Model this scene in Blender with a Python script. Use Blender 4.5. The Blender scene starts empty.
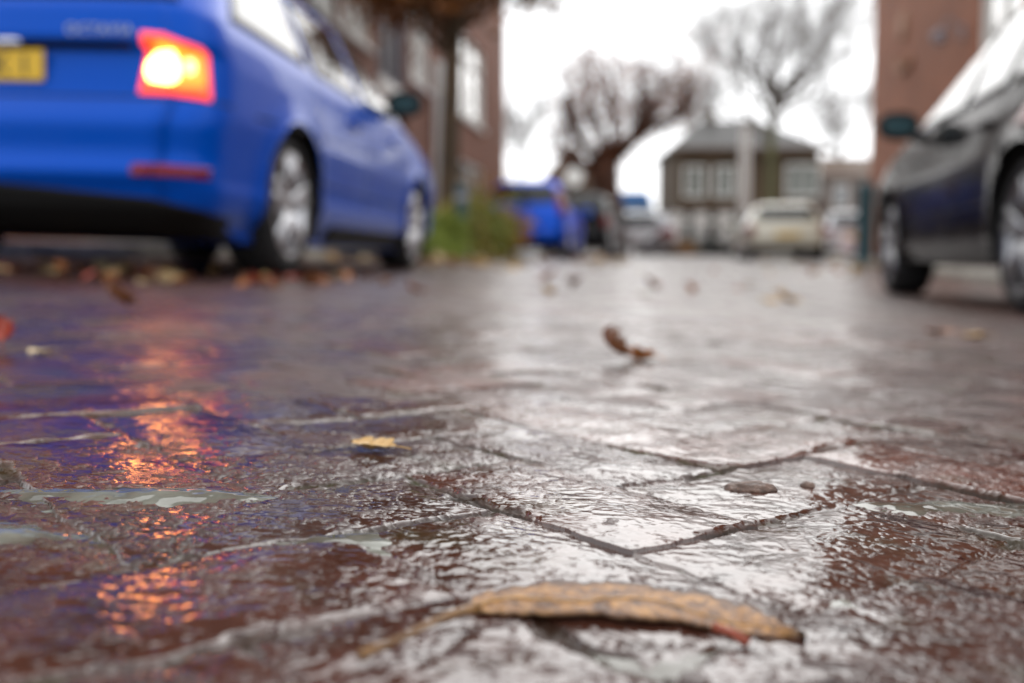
import bpy, math, random
import numpy as np
from mathutils import Vector, Matrix
PI = math.pi
R = math.radians
random.seed(7)
scn = bpy.context.scene
C = scn.collection

# ------------------------------------------------------------------ layout
CAM_Z = 0.142
PITCH = R(4.57)
F = 995.0
SA = R(8.75)                      # the street runs 8.75 degrees right of the lens axis
SX, SY = math.sin(SA), math.cos(SA)

def sstep(a, b, x):
    t = np.clip((np.asarray(x, float) - a) / (b - a), 0, 1)
    return t * t * (3 - 2 * t)

def G(X, Y):
    """smooth road surface: falls to the right, climbs gently further up the street"""
    X = np.asarray(X, float); Y = np.asarray(Y, float)
    x0 = np.clip(X - math.tan(SA) * np.clip(Y, -20, 70), -4.6, 4.2)
    fade = 1 - .7 * sstep(7, 20, Y)
    rise = .0128 * np.clip(Y - 6.5, 0, 55) + .0 * X
    return -.042 * x0 * fade + rise

def Gf(x, y): return float(G(x, y))

def street(along, side):
    """street coordinates -> world XY"""
    return (along * SX + side * SY, along * SY - side * SX)

def ray(px, py):
    a = (px - 512) / F; b = -(py - 341.5) / F
    v = Vector((a, math.cos(PITCH) + b * math.sin(PITCH), -math.sin(PITCH) + b * math.cos(PITCH)))
    return v

def on_ground(px, py, up=0.0):
    """where a sight line meets the road (plus a height)"""
    v = ray(px, py); t = .3
    for _ in range(60):
        z = CAM_Z + v.z * t
        g = Gf(v.x * t, v.y * t) + up
        t2 = (g - CAM_Z) / v.z
        t = .5 * t + .5 * max(t2, .05)
    return Vector((v.x * t, v.y * t, CAM_Z + v.z * t))

def at_depth(px, py, d):
    v = ray(px, py); t = d / v.y
    return Vector((v.x * t, d, CAM_Z + v.z * t))

# ------------------------------------------------------------------ materials
def mat(name, col, rough=.5, metal=0, coat=0, emit=None, es=0, spec=.5, var=0, vscale=8, bump=0, bscale=60, ior=None, col2=None):
    m = bpy.data.materials.new(name); m.use_nodes = True
    nt = m.node_tree; b = nt.nodes['Principled BSDF']
    b.inputs['Base Color'].default_value = (*col, 1)
    b.inputs['Roughness'].default_value = rough
    b.inputs['Metallic'].default_value = metal
    b.inputs['Coat Weight'].default_value = coat
    b.inputs['Coat Roughness'].default_value = .04
    b.inputs['Specular IOR Level'].default_value = spec
    if ior: b.inputs['IOR'].default_value = ior
    if emit:
        b.inputs['Emission Color'].default_value = (*emit, 1); b.inputs['Emission Strength'].default_value = es
    if var or bump:
        tc = nt.nodes.new('ShaderNodeTexCoord')
        if var:
            n = nt.nodes.new('ShaderNodeTexNoise'); n.inputs['Scale'].default_value = vscale; n.inputs['Detail'].default_value = 5
            nt.links.new(tc.outputs['Object'], n.inputs['Vector'])
            r = nt.nodes.new('ShaderNodeValToRGB')
            c2 = col2 or tuple(c * (1 - var) for c in col)
            c1 = col if col2 else tuple(min(1, c * (1 + var)) for c in col)
            r.color_ramp.elements[0].color = (*c2, 1); r.color_ramp.elements[0].position = .35
            r.color_ramp.elements[1].color = (*c1, 1); r.color_ramp.elements[1].position = .65
            nt.links.new(n.outputs['Fac'], r.inputs['Fac']); nt.links.new(r.outputs['Color'], b.inputs['Base Color'])
        if bump:
            n2 = nt.nodes.new('ShaderNodeTexNoise'); n2.inputs['Scale'].default_value = bscale; n2.inputs['Detail'].default_value = 4
            nt.links.new(tc.outputs['Object'], n2.inputs['Vector'])
            bp = nt.nodes.new('ShaderNodeBump'); bp.inputs['Strength'].default_value = bump; bp.inputs['Distance'].default_value = .01
            nt.links.new(n2.outputs['Fac'], bp.inputs['Height']); nt.links.new(bp.outputs['Normal'], b.inputs['Normal'])
    return m

def brick_mat(name, c1, c2, mortar, scale=1.0):
    m = bpy.data.materials.new(name); m.use_nodes = True
    nt = m.node_tree; b = nt.nodes['Principled BSDF']
    tc = nt.nodes.new('ShaderNodeTexCoord'); sep = nt.nodes.new('ShaderNodeSeparateXYZ'); cb = nt.nodes.new('ShaderNodeCombineXYZ')
    ad = nt.nodes.new('ShaderNodeMath'); ad.operation = 'ADD'
    nt.links.new(tc.outputs['Object'], sep.inputs[0])
    nt.links.new(sep.outputs['X'], ad.inputs[0]); nt.links.new(sep.outputs['Y'], ad.inputs[1])
    nt.links.new(ad.outputs[0], cb.inputs['X']); nt.links.new(sep.outputs['Z'], cb.inputs['Y'])
    br = nt.nodes.new('ShaderNodeTexBrick'); br.inputs['Scale'].default_value = scale
    br.inputs['Brick Width'].default_value = .22; br.inputs['Row Height'].default_value = .0625; br.inputs['Mortar Size'].default_value = .008
    br.inputs['Color1'].default_value = (*c1, 1); br.inputs['Color2'].default_value = (*c2, 1); br.inputs['Mortar'].default_value = (*mortar, 1)
    nt.links.new(cb.outputs[0], br.inputs['Vector'])
    n = nt.nodes.new('ShaderNodeTexNoise'); n.inputs['Scale'].default_value = .7; n.inputs['Detail'].default_value = 6
    nt.links.new(tc.outputs['Object'], n.inputs['Vector'])
    mr = nt.nodes.new('ShaderNodeMapRange'); mr.inputs['From Min'].default_value = .3; mr.inputs['From Max'].default_value = .7
    mr.inputs['To Min'].default_value = .75; mr.inputs['To Max'].default_value = 1.2
    nt.links.new(n.outputs['Fac'], mr.inputs['Value'])
    mx = nt.nodes.new('ShaderNodeMixRGB'); mx.blend_type = 'MULTIPLY'; mx.inputs['Fac'].default_value = 1
    nt.links.new(br.outputs['Color'], mx.inputs['Color1']); nt.links.new(mr.outputs['Result'], mx.inputs['Color2'])
    nt.links.new(mx.outputs['Color'], b.inputs['Base Color'])
    b.inputs['Roughness'].default_value = .8
    bp = nt.nodes.new('ShaderNodeBump'); bp.inputs['Strength'].default_value = .5; bp.inputs['Distance'].default_value = .01; bp.invert = True
    nt.links.new(br.outputs['Fac'], bp.inputs['Height']); nt.links.new(bp.outputs['Normal'], b.inputs['Normal'])
    return m

M = dict(
    blue=mat('blue_paint', (.0, .070, .46), .33, .06, .35, spec=.10),
    black_paint=mat('black_paint', (.006, .004, .004), .2, 0, .25, spec=.06),
    blue2=mat('second_blue_paint', (.003, .10, .72), .33, .5, .5, spec=.3),
    dark_paint=mat('dark_grey_paint', (.004, .004, .005), .3, 0, .5, spec=.2),
    white_paint=mat('cream_white_paint', (.74, .70, .56), .3, 0, .8),
    silver=mat('silver_paint', (.50, .50, .52), .3, .5, 1),
    glass=mat('tinted_glass', (.012, .016, .017), .03, 0, 0, spec=.5, ior=1.52),
    rear_glass=mat('sky_grey_glass', (.30, .32, .32), .06, 0, 0, spec=.8, ior=1.6, var=.3, vscale=3),  # pale grey base stands in for daylight seen through the rear window
    glass_house=mat('house_glass', (.05, .055, .06), .05, 0, 1, spec=1.0, ior=1.6),
    black=mat('black_plastic', (.008, .008, .008), .6, spec=.2),
    under=mat('underbody', (.008, .008, .008), .8),
    tyre=mat('tyre_rubber', (.014, .014, .015), .75, bump=.3, bscale=40),
    rim=mat('alloy_rim', (.62, .62, .64), .28, .85),
    rim_grey=mat('grey_alloy_rim', (.30, .30, .31), .3, .8),
    rimdark=mat('brake_dark', (.05, .05, .05), .5, .6),
    red_lens=mat('red_lens', (.20, .005, .006), .2, 0, .3, spec=.2),
    red_lit=mat('lit_red_lens', (.5, .01, .005), .15, 0, 1, (1, .055, .001), 1.05),
    orange_lit=mat('lit_orange_lens', (.5, .1, .01), .15, 0, 1, (1, .15, .002), 1.9),
    white_lit=mat('lit_lamp', (.8, .6, .4), .2, 0, 0, (1, .37, .085), 11),
    plate=mat('yellow_plate', (.70, .43, .012), .4),
    plate_ink=mat('plate_ink', (.02, .02, .02), .5),
    chrome=mat('chrome', (.75, .75, .77), .15, 1),
    lettering=mat('satin_lettering', (.42, .45, .50), .4, .4),
    dim_lit=mat('dim_bulb', (.6, .3, .2), .2, 0, 0, (1, .30, .10), 5),
    teal_glass=mat('mirror_glass', (.02, .055, .065), .12, .3, spec=.3),
    brick_l=brick_mat('red_brown_brick', (.25, .085, .042), (.19, .06, .032), (.18, .105, .07)),
    brick_r=brick_mat('orange_brown_brick', (.34, .105, .042), (.27, .08, .032), (.20, .11, .065)),
    brick_far=brick_mat('olive_brown_brick', (.095, .056, .024), (.065, .038, .016), (.08, .06, .04)),
    white=mat('white_trim', (.80, .79, .75), .5, var=.05),
    greyfr=mat('grey_frame', (.30, .28, .31), .5),
    pale_concrete=mat('pale_concrete', (.36, .34, .29), .7, var=.25, vscale=6, bump=.3, bscale=80),
    pavers=mat('pavement_tiles', (.22, .20, .18), .45, var=.3, vscale=3, bump=.2, bscale=50),
    roof=mat('grey_roof_tiles', (.045, .042, .040), .6, var=.2),
    roofbrown=mat('brown_roof_tiles', (.10, .055, .03), .6, var=.2),
    bluecloth=mat('blue_sheet', (.02, .13, .36), .45, var=.1),
    door=mat('dark_door', (.02, .016, .02), .4),
    bark=mat('wet_bark', (.075, .046, .022), .7, var=.5, vscale=6, bump=.6, bscale=18),
    bark_red=mat('red_brown_bark', (.075, .028, .012), .7, var=.4, vscale=6),
    bark_green=mat('mossy_bark', (.085, .082, .030), .8, var=.4, vscale=3),
    twig=mat('grey_twig', (.11, .09, .075), .8),
    leafbrown=mat('rust_leaves', (.24, .085, .016), .6, var=.45, vscale=5),
    leafdark=mat('dark_brown_leaves', (.26, .07, .012), .6, var=.4, vscale=5),
    shrub_g=mat('green_shrub', (.20, .25, .035), .6, var=.4, vscale=6),
    shrub_o=mat('olive_shrub', (.24, .19, .03), .6, var=.4, vscale=6),
    shrub_r=mat('amber_shrub', (.38, .18, .03), .6, var=.4, vscale=6),
    soil=mat('soil', (.05, .028, .014), .8, var=.4, vscale=9, bump=.8, bscale=30),
    teal=mat('teal_metal', (.035, .085, .10), .45),
    pinkbag=mat('pale_bag', (.72, .60, .62), .35, bump=.6, bscale=14),
    l_brown=mat('leaf_brown', (.16, .055, .018), .35, var=.4, vscale=40),
    l_tan=mat('leaf_tan', (.50, .30, .10), .35, var=.3, vscale=50),
    l_orange=mat('leaf_orange', (.36, .12, .025), .35, var=.35, vscale=40),
    l_red=mat('leaf_red', (.30, .035, .012), .35, var=.35, vscale=40),
    l_pale=mat('leaf_pale', (.58, .44, .24), .4, var=.25, vscale=40),
    moss=mat('moss_green', (.11, .12, .03), .7, var=.5, vscale=120),
    stem_red=mat('red_stem', (.25, .045, .018), .35),
    grit=mat('grit', (.12, .07, .05), .5, var=.4, vscale=150, bump=.5, bscale=300),
)

for k_, io_ in (('black_paint', 1.14), ('blue', 1.28), ('dark_paint', 1.25)):
    b_ = M[k_].node_tree.nodes['Principled BSDF']; b_.inputs['IOR'].default_value = io_; b_.inputs['Coat IOR'].default_value = io_ + .04; b_.inputs['Specular IOR Level'].default_value = .2 if k_ == 'black_paint' else .5
for k_ in ('blue', 'blue2'): M[k_].node_tree.nodes['Principled BSDF'].inputs['Specular Tint'].default_value = (.12, .32, 1, 1)
# ------------------------------------------------------------------ mesh helpers
class MB:
    def __init__(s): s.v = []; s.f = []; s.mi = []
    def add(s, vs, fs, mi=0):
        o = len(s.v); s.v += [tuple(v) for v in vs]
        s.f += [tuple(i + o for i in f) for f in fs]; s.mi += [mi] * len(fs); return s
    def box(s, c, size, rz=0, mi=0, bev=0):
        hx, hy, hz = [k / 2 for k in size]; b = min(bev, hx * .9, hy * .9, hz * .9)
        if b <= 0:
            vs = [(x, y, z) for z in (-hz, hz) for x, y in ((-hx, -hy), (hx, -hy), (hx, hy), (-hx, hy))]
            fs = [(3, 2, 1, 0), (4, 5, 6, 7)] + [(i, (i + 1) % 4, (i + 1) % 4 + 4, i + 4) for i in range(4)]
        else:
            vs = []; 
            for z, ins in ((-hz, b), (-hz + b, 0), (hz - b, 0), (hz, b)):
                X, Y = hx - ins, hy - ins; q = b if ins == 0 else b * .5
                vs += [(-X + q, -Y, z), (X - q, -Y, z), (X, -Y + q, z), (X, Y - q, z), (X - q, Y, z), (-X + q, Y, z), (-X, Y - q, z), (-X, -Y + q, z)]
            fs = [tuple(range(7, -1, -1)), tuple(range(24, 32))]
            for k in range(3): fs += [(k * 8 + i, k * 8 + (i + 1) % 8, k * 8 + 8 + (i + 1) % 8, k * 8 + 8 + i) for i in range(8)]
        cr, sr = math.cos(rz), math.sin(rz)
        return s.add([(c[0] + x * cr - y * sr, c[1] + x * sr + y * cr, c[2] + z) for x, y, z in vs], fs, mi)
    def tube(s, path, radii, n=6, mi=0, cap=True):
        path = [Vector(p) for p in path]
        if not hasattr(radii, '__len__'): radii = [radii] * len(path)
        vs = []; fs = []; up = Vector((.31, .17, .93))
        for i, p in enumerate(path):
            d = (path[min(i + 1, len(path) - 1)] - path[max(i - 1, 0)])
            d = d.normalized() if d.length > 1e-9 else Vector((0, 0, 1))
            a = d.cross(up)
            if a.length < .05: a = d.cross(Vector((1, 0, 0)))
            a.normalize(); b = d.cross(a)
            for k in range(n):
                t = 2 * PI * k / n
                vs.append(p + (a * math.cos(t) + b * math.sin(t)) * radii[i])
        for i in range(len(path) - 1):
            for k in range(n):
                fs.append((i * n + k, i * n + (k + 1) % n, (i + 1) * n + (k + 1) % n, (i + 1) * n + k))
        if cap: fs += [tuple(range(n - 1, -1, -1)), tuple(range((len(path) - 1) * n, len(path) * n))]
        return s.add(vs, fs, mi)
    def lathe(s, prof, n=32, axis='x', c=(0, 0, 0), mi=0, closed=False):
        vs = []; fs = []; m = len(prof)
        for k in range(n):
            t = 2 * PI * k / n
            for (h, r) in prof:
                if axis == 'x': vs.append((c[0] + h, c[1] + r * math.cos(t), c[2] + r * math.sin(t)))
                else: vs.append((c[0] + r * math.cos(t), c[1] + r * math.sin(t), c[2] + h))
        for k in range(n):
            k2 = (k + 1) % n
            for i in range(m if closed else m - 1):
                j = (i + 1) % m
                fs.append((k * m + i, k2 * m + i, k2 * m + j, k * m + j))
        return s.add(vs, fs, mi)
    def grid(s, P, mi=0, flip=False):
        a, b = len(P), len(P[0]); vs = [p for row in P for p in row]
        fs = [(i * b + j, (i + 1) * b + j, (i + 1) * b + j + 1, i * b + j + 1) for i in range(a - 1) for j in range(b - 1)]
        if flip: fs = [f[::-1] for f in fs]
        return s.add(vs, fs, mi)
    def build(s, name, m, parent=None, smooth=False, fixn=False):
        me = bpy.data.meshes.new(name); me.from_pydata(s.v, [], s.f)
        for k in (m if isinstance(m, (list, tuple)) else [m]): me.materials.append(k)
        if any(s.mi): me.polygons.foreach_set('material_index', s.mi)
        if fixn:
            import bmesh
            bm = bmesh.new(); bm.from_mesh(me); bmesh.ops.recalc_face_normals(bm, faces=bm.faces); bm.to_mesh(me); bm.free()
        if smooth: me.polygons.foreach_set('use_smooth', [True] * len(me.polygons))
        me.update()
        o = bpy.data.objects.new(name, me); C.objects.link(o)
        if parent: o.parent = parent
        return o

def tag(o, label=None, cat=None, group=None, kind=None):
    for k, v in (('label', label), ('category', cat), ('group', group), ('kind', kind)):
        if v: o[k] = v
    return o
def empty(name, loc, label, cat, group=None, rz=0, ry=0):
    o = bpy.data.objects.new(name, None); C.objects.link(o); o.empty_display_size = .2
    o.location = loc; o.rotation_euler = (0, ry, rz)
    return tag(o, label, cat, group)
def copy_tree(o, parent=None):
    c = o.copy(); C.objects.link(c)
    if parent: c.parent = parent
    for ch in list(o.children): copy_tree(ch, c)
    return c

# ------------------------------------------------------------------ noise
def _hash(ix, iy, seed):
    h = (ix.astype(np.int64) * 374761393 + iy.astype(np.int64) * 668265263 + seed * 974634777) & 0xFFFFFFFF
    h = ((h ^ (h >> 13)) * 1274126177) & 0xFFFFFFFF
    h = ((h ^ (h >> 16)) * 2246822519) & 0xFFFFFFFF
    return ((h ^ (h >> 15)) & 0xFFFFFF) / float(0x1000000)
def gnoise(x, y, seed=0):
    ix = np.floor(x); iy = np.floor(y); fx = x - ix; fy = y - iy
    u = fx * fx * fx * (fx * (fx * 6 - 15) + 10); v = fy * fy * fy * (fy * (fy * 6 - 15) + 10)
    def g(dx, dy):
        a = _hash(ix + dx, iy + dy, seed) * 2 * PI
        return np.cos(a) * (fx - dx) + np.sin(a) * (fy - dy)
    a = g(0, 0) * (1 - u) + g(1, 0) * u; b = g(0, 1) * (1 - u) + g(1, 1) * u
    return (a * (1 - v) + b * v) * 1.5

# ------------------------------------------------------------------ road: herringbone clinkers, wet
BT = R(40.5); CELL = .1
BC, BS = math.cos(BT), math.sin(BT)
ANCH = (-.148, .562)
def road_fields(X, Y, cell):
    """height above G, water level above G, joint mask, moss mask, brick hash. cell = local mesh spacing, fades detail below it"""
    k = lambda wl: np.clip(wl / (3.0 * cell) - .35, 0, 1)
    wx = gnoise(X * 17, Y * 17, 1) * .0050 + gnoise(X * 55, Y * 55, 2) * .0024
    wy = gnoise(X * 17, Y * 17, 3) * .0045 + gnoise(X * 55, Y * 55, 4) * .0020
    dx, dy = X - ANCH[0] + wx, Y - ANCH[1] + wy
    p = (dx * BC + dy * BS) / CELL; q = (-dx * BS + dy * BC) / CELL
    i = np.floor(p); j = np.floor(q); s = np.mod(i - j, 4)
    oi = np.where(s == 1, i - 1, i); oj = np.where(s == 2, j - 1, j)
    # s: 0,1 horizontal brick (2x1); 3 lower / 2 upper half of a vertical brick
    horiz = s < 2
    a = p - oi; b = q - oj
    A = np.where(horiz, 2., 1.); B = np.where(horiz, 1., 2.)
    d = np.minimum(np.minimum(a, A - a), np.minimum(b, B - b)) * CELL
    h1 = _hash(oi, oj, 11); h2 = _hash(oi, oj, 12); h3 = _hash(oi, oj, 13)
    chip = np.clip(gnoise(X * 38, Y * 38, 21) + .05, 0, 1) * .009 + gnoise(X * 90, Y * 90, 22) * .0016
    de = d - chip * .8
    joint = (1 - sstep(.0003, .0050, de)) * (.05 + .50 * sstep(-.10, .40, gnoise(X * 8, Y * 8, 23) + .3 * gnoise(X * 31, Y * 31, 24)))
    rel = (h1 - .5) * .0030 + (h2 - .5) * .015 * (a - A / 2) * CELL * 1.0 + (h3 - .5) * .019 * (b - B / 2) * CELL
    pillow = -.0009 * (1 - sstep(0, .028, de))
    jk = k(.02)
    h = rel * k(.1) + (pillow - .0016 * joint) * jk
    big = gnoise(X * 3.1, Y * 3.1, 31)
    h = h + .0020 * big * k(.3) + .0012 * gnoise(X * 11, Y * 11, 32) * k(.09)
    n34 = gnoise(X * 30, Y * 45, 34); n35 = gnoise(X * 85, Y * 110, 35)
    n6 = gnoise(X * 150, Y * 170, 36); n7 = gnoise(X * 300, Y * 330, 38)
    pit = np.clip(gnoise(X * 60, Y * 75, 37) - .28, 0, 1)
    face = .00075 * n34 * k(.03) + .00095 * n35 * k(.011) + .00085 * (.6 - 2.2 * np.abs(n6)) * k(.0045) + .00062 * n7 * k(.0026) - .0020 * pit * k(.015)
    face = face - (.0010 * sstep(.0, .9, joint)) * jk + joint * .0022 * gnoise(X * 165, Y * 185, 44) * k(.005)
    dry = gnoise(X * 3.3, Y * 3.3, 71); dry2 = gnoise(X * 14, Y * 18, 72)
    flevel = .00022 + .00075 * dry + .00045 * dry2 + .00014 * n34 + .00020 * n35 * k(.011) + .00016 * n6 * k(.0045) + .00007 * n7 * k(.0026)
    film = sstep(-.00008, .00010, flevel - face)
    film = film * k(.0035) + (1 - k(.0035)) * (.12 + .88 * sstep(-.62, .12, .7 * dry + .9 * dry2 + .45 * n34))
    film = film * (1 - .85 * joint)
    h = h + np.maximum(face, flevel * k(.02) - .0040 * joint)
    moss = sstep(.25, .9, joint) * sstep(-.08, .40, gnoise(X * 9, Y * 9, 41) + .4 * gnoise(X * 40, Y * 40, 43)) * jk
    h = h + moss * (.0004 + .0011 * gnoise(X * 260, Y * 300, 42) * k(.004))
    # water stands where the clinkers sag
    sag = gnoise(X * 2.3 + 3.1, Y * 2.3, 51)
    wl = -.0052 + .0012 * sag + .0007 * gnoise(X * 7, Y * 7, 52) + .0011 * gnoise(X * 32, Y * 48, 53) + .0005 * gnoise(X * 85, Y * 110, 54)
    def sag_at(x0, y0, sx, sy, amp): return np.exp(-(((X - x0) / sx) ** 2 + ((Y - y0) / sy) ** 2)) * amp
    pud = sag_at(-.19, .548, .095, .026, .0076) + sag_at(-.24, .46, .12, .035, .0058) + sag_at(-.15, .395, .07, .022, .0048) + sag_at(-.10, .43, .06, .02, .0040) \
        + sag_at(-.07, .48, .06, .028, .0056) + sag_at(.18, .41, .10, .032, .0052) + sag_at(.06, .345, .05, .025, .0042) + sag_at(.27, .60, .10, .028, .0052) \
        + sag_at(.02, .50, .04, .03, .0040) + sag_at(.09, .46, .05, .02, .0036) + sag_at(-.30, .62, .08, .03, .0045)
    wl = wl + pud
    lod = 1 - .35 * k(.0026) - .35 * k(.0045) - .3 * k(.011)
    return h, wl, joint, moss, h1, lod, film

def local_h(x, y):
    a = road_fields(np.array([x]), np.array([y]), np.array([.0005]))
    return Gf(x, y) + max(float(a[0][0]), float(a[1][0]))

def numpy_mesh(name, V, Fq, mats, attrs=None):
    me = bpy.data.meshes.new(name)
    me.vertices.add(len(V)); me.vertices.foreach_set('co', V.astype(np.float32).ravel())
    me.loops.add(Fq.size); me.loops.foreach_set('vertex_index', Fq.astype(np.int32).ravel())
    me.polygons.add(len(Fq)); me.polygons.foreach_set('loop_start', np.arange(0, Fq.size, 4, dtype=np.int32))
    me.polygons.foreach_set('use_smooth', np.ones(len(Fq), bool))
    for m in mats: me.materials.append(m)
    for k, v in (attrs or {}).items():
        at = me.attributes.new(k, 'FLOAT', 'POINT'); at.data.foreach_set('value', v.astype(np.float32))
    me.update(calc_edges=True)
    o = bpy.data.objects.new(name, me); C.objects.link(o); return o

def make_road():
    ang = np.concatenate([np.linspace(-180, -75, 30), np.linspace(-74, -33, 80), np.linspace(-32.5, 32.5, 1050), np.linspace(33, 74, 80), np.linspace(75, 180, 30)])
    rs = [.012]
    while rs[-1] < 70:
        r = rs[-1]
        st = .12 if r < .2 else (.004 if r < .30 else (.0021 if r < .95 else (.0036 if r < 2.5 else (.0075 if r < 9 else .02))))
        rs.append(r * (1 + st))
    rs = np.array(rs); nA, nR = len(ang), len(rs)
    A, RR = np.meshgrid(np.radians(ang), rs)
    X = (RR * np.sin(A)).ravel(); Y = (RR * np.cos(A)).ravel()
    dA = np.gradient(np.radians(ang)); dR = np.gradient(rs)
    cell = np.maximum(np.tile(dA, nR) * np.repeat(rs, nA), np.repeat(dR, nA) * .8)
    h, wl, joint, moss, bh, lod, film = road_fields(X, Y, cell)
    g = G(X, Y)
    V = np.stack([X, Y, g + h], 1)
    I = np.arange(nR * nA).reshape(nR, nA)
    Q = np.stack([I[:-1, :-1], I[:-1, 1:], I[1:, 1:], I[1:, :-1]], -1).reshape(-1, 4)[:, ::-1]
    cx = X[Q].mean(1); cy = Y[Q].mean(1)
    side = cx * SY - cy * SX
    keep = (side > -4.0) & (side < 3.7)
    Q = Q[keep]
    used = np.zeros(len(V), bool); used[Q.ravel()] = True
    mp = np.cumsum(used) - 1
    road = numpy_mesh('road', V[used], mp[Q], [road_material()], dict(joint=joint[used], moss=moss[used], brick=bh[used], lod=lod[used], film=film[used]))
    tag(road, 'wet red brown clinker road laid in herringbone', 'road', kind='structure')
    # standing water
    wet = (wl > h)
    near = (cx[keep] ** 2 + cy[keep] ** 2) < 3.2 ** 2
    qm = wet[Q].any(1) & near
    Qw = Q[qm]
    u2 = np.zeros(len(V), bool); u2[Qw.ravel()] = True; m2 = np.cumsum(u2) - 1
    Vw = np.stack([X, Y, g + wl + .00008 * gnoise(X * 40, Y * 60, 61)], 1)
    w = numpy_mesh('puddle_water', Vw[u2], m2[Qw], [water_material()])
    tag(w, 'milky rain water standing in the sags of the clinkers', 'puddle', kind='structure')

def N(nt, t, **kw):
    n = nt.nodes.new(t)
    for k, v in kw.items():
        if k in n.inputs: n.inputs[k].default_value = v
        else: setattr(n, k, v)
    return n

def road_material():
    m = bpy.data.materials.new('wet_clinker'); m.use_nodes = True
    nt = m.node_tree; L = nt.links.new; b = nt.nodes['Principled BSDF']
    tc = N(nt, 'ShaderNodeTexCoord')
    def attr(n): return N(nt, 'ShaderNodeAttribute', attribute_name=n)
    af = attr('film'); ab, aj, am, aw = attr('brick'), attr('joint'), attr('moss'), attr('lod')
    ramp = N(nt, 'ShaderNodeValToRGB'); cr = ramp.color_ramp
    cr.elements[0].color = (.050, .015, .007, 1); cr.elements[1].color = (.080, .019, .008, 1)
    e = cr.elements.new(.5); e.color = (.044, .020, .016, 1)
    L(ab.outputs['Fac'], ramp.inputs['Fac'])
    n1 = N(nt, 'ShaderNodeTexNoise', Scale=30.0, Detail=8.0, Roughness=.7); L(tc.outputs['Object'], n1.inputs['Vector'])
    r1 = N(nt, 'ShaderNodeMapRange'); r1.inputs['From Min'].default_value = .3; r1.inputs['From Max'].default_value = .7; r1.inputs['To Min'].default_value = .45; r1.inputs['To Max'].default_value = 1.55
    L(n1.outputs['Fac'], r1.inputs['Value'])
    mu = N(nt, 'ShaderNodeMixRGB', blend_type='MULTIPLY'); mu.inputs['Fac'].default_value = 1
    L(ramp.outputs['Color'], mu.inputs['Color1']); L(r1.outputs['Result'], mu.inputs['Color2'])
    mj = N(nt, 'ShaderNodeMixRGB'); mj.inputs['Color2'].default_value = (.024, .019, .011, 1)
    L(aj.outputs['Fac'], mj.inputs['Fac']); L(mu.outputs['Color'], mj.inputs['Color1'])
    # algae bloom spreading from the joints
    n2 = N(nt, 'ShaderNodeTexNoise', Scale=14.0, Detail=6.0); L(tc.outputs['Object'], n2.inputs['Vector'])
    r2 = N(nt, 'ShaderNodeMapRange'); r2.inputs['From Min'].default_value = .56; r2.inputs['From Max'].default_value = .74; r2.inputs['To Max'].default_value = .55
    L(n2.outputs['Fac'], r2.inputs['Value'])
    mg = N(nt, 'ShaderNodeMixRGB'); mg.inputs['Color2'].default_value = (.055, .052, .022, 1)
    L(r2.outputs['Result'], mg.inputs['Fac']); L(mj.outputs['Color'], mg.inputs['Color1'])
    mm = N(nt, 'ShaderNodeMixRGB'); mm.inputs['Color2'].default_value = (.055, .062, .014, 1)
    L(am.outputs['Fac'], mm.inputs['Fac']); L(mg.outputs['Color'], mm.inputs['Color1'])
    L(mm.outputs['Color'], b.inputs['Base Color'])
    # gloss: film of water, broken by drier patches
    r3 = N(nt, 'ShaderNodeMapRange'); r3.inputs['To Min'].default_value = .30; r3.inputs['To Max'].default_value = .05
    L(af.outputs['Fac'], r3.inputs['Value'])
    rm = N(nt, 'ShaderNodeMath', operation='MULTIPLY_ADD'); rm.inputs[1].default_value = .5
    L(am.outputs['Fac'], rm.inputs[0]); rj = N(nt, 'ShaderNodeMath', operation='MULTIPLY_ADD'); rj.inputs[1].default_value = .45; L(aj.outputs['Fac'], rj.inputs[0]); L(r3.outputs['Result'], rj.inputs[2]); L(rj.outputs[0], rm.inputs[2])
    rl = N(nt, 'ShaderNodeMath', operation='MULTIPLY_ADD'); rl.inputs[1].default_value = .23; L(aw.outputs['Fac'], rl.inputs[0]); L(rm.outputs[0], rl.inputs[2]); L(rl.outputs[0], b.inputs['Roughness'])
    b.inputs['IOR'].default_value = 1.5
    rs = N(nt, 'ShaderNodeMapRange'); rs.inputs['To Min'].default_value = .35; rs.inputs['To Max'].default_value = .85; L(af.outputs['Fac'], rs.inputs['Value']); sj = N(nt, 'ShaderNodeMath', operation='MULTIPLY_ADD'); sj.use_clamp = True; sj.inputs[1].default_value = -.7; L(aj.outputs['Fac'], sj.inputs[0]); L(rs.outputs['Result'], sj.inputs[2]); L(sj.outputs[0], b.inputs['Specular IOR Level'])
    fb = N(nt, 'ShaderNodeMapRange'); fb.inputs['To Min'].default_value = .8; fb.inputs['To Max'].default_value = .06; L(af.outputs['Fac'], fb.inputs['Value'])
    # fine relief: sandy face, beads of water
    n4 = N(nt, 'ShaderNodeTexNoise', Scale=260.0, Detail=5.0, Roughness=.6); L(tc.outputs['Object'], n4.inputs['Vector'])
    v = N(nt, 'ShaderNodeTexVoronoi', Scale=190.0, Randomness=1.0, feature='F1'); L(tc.outputs['Object'], v.inputs['Vector'])
    rv = N(nt, 'ShaderNodeMapRange'); rv.inputs['From Min'].default_value = .0; rv.inputs['From Max'].default_value = .33; rv.inputs['To Min'].default_value = 1; rv.inputs['To Max'].default_value = 0
    rv.interpolation_type = 'SMOOTHSTEP'
    L(v.outputs['Distance'], rv.inputs['Value'])
    n5 = N(nt, 'ShaderNodeTexNoise', Scale=24.0, Detail=3.0); L(tc.outputs['Object'], n5.inputs['Vector'])
    r5 = N(nt, 'ShaderNodeMapRange'); r5.inputs['From Min'].default_value = .5; r5.inputs['From Max'].default_value = .62
    L(n5.outputs['Fac'], r5.inputs['Value'])
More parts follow.
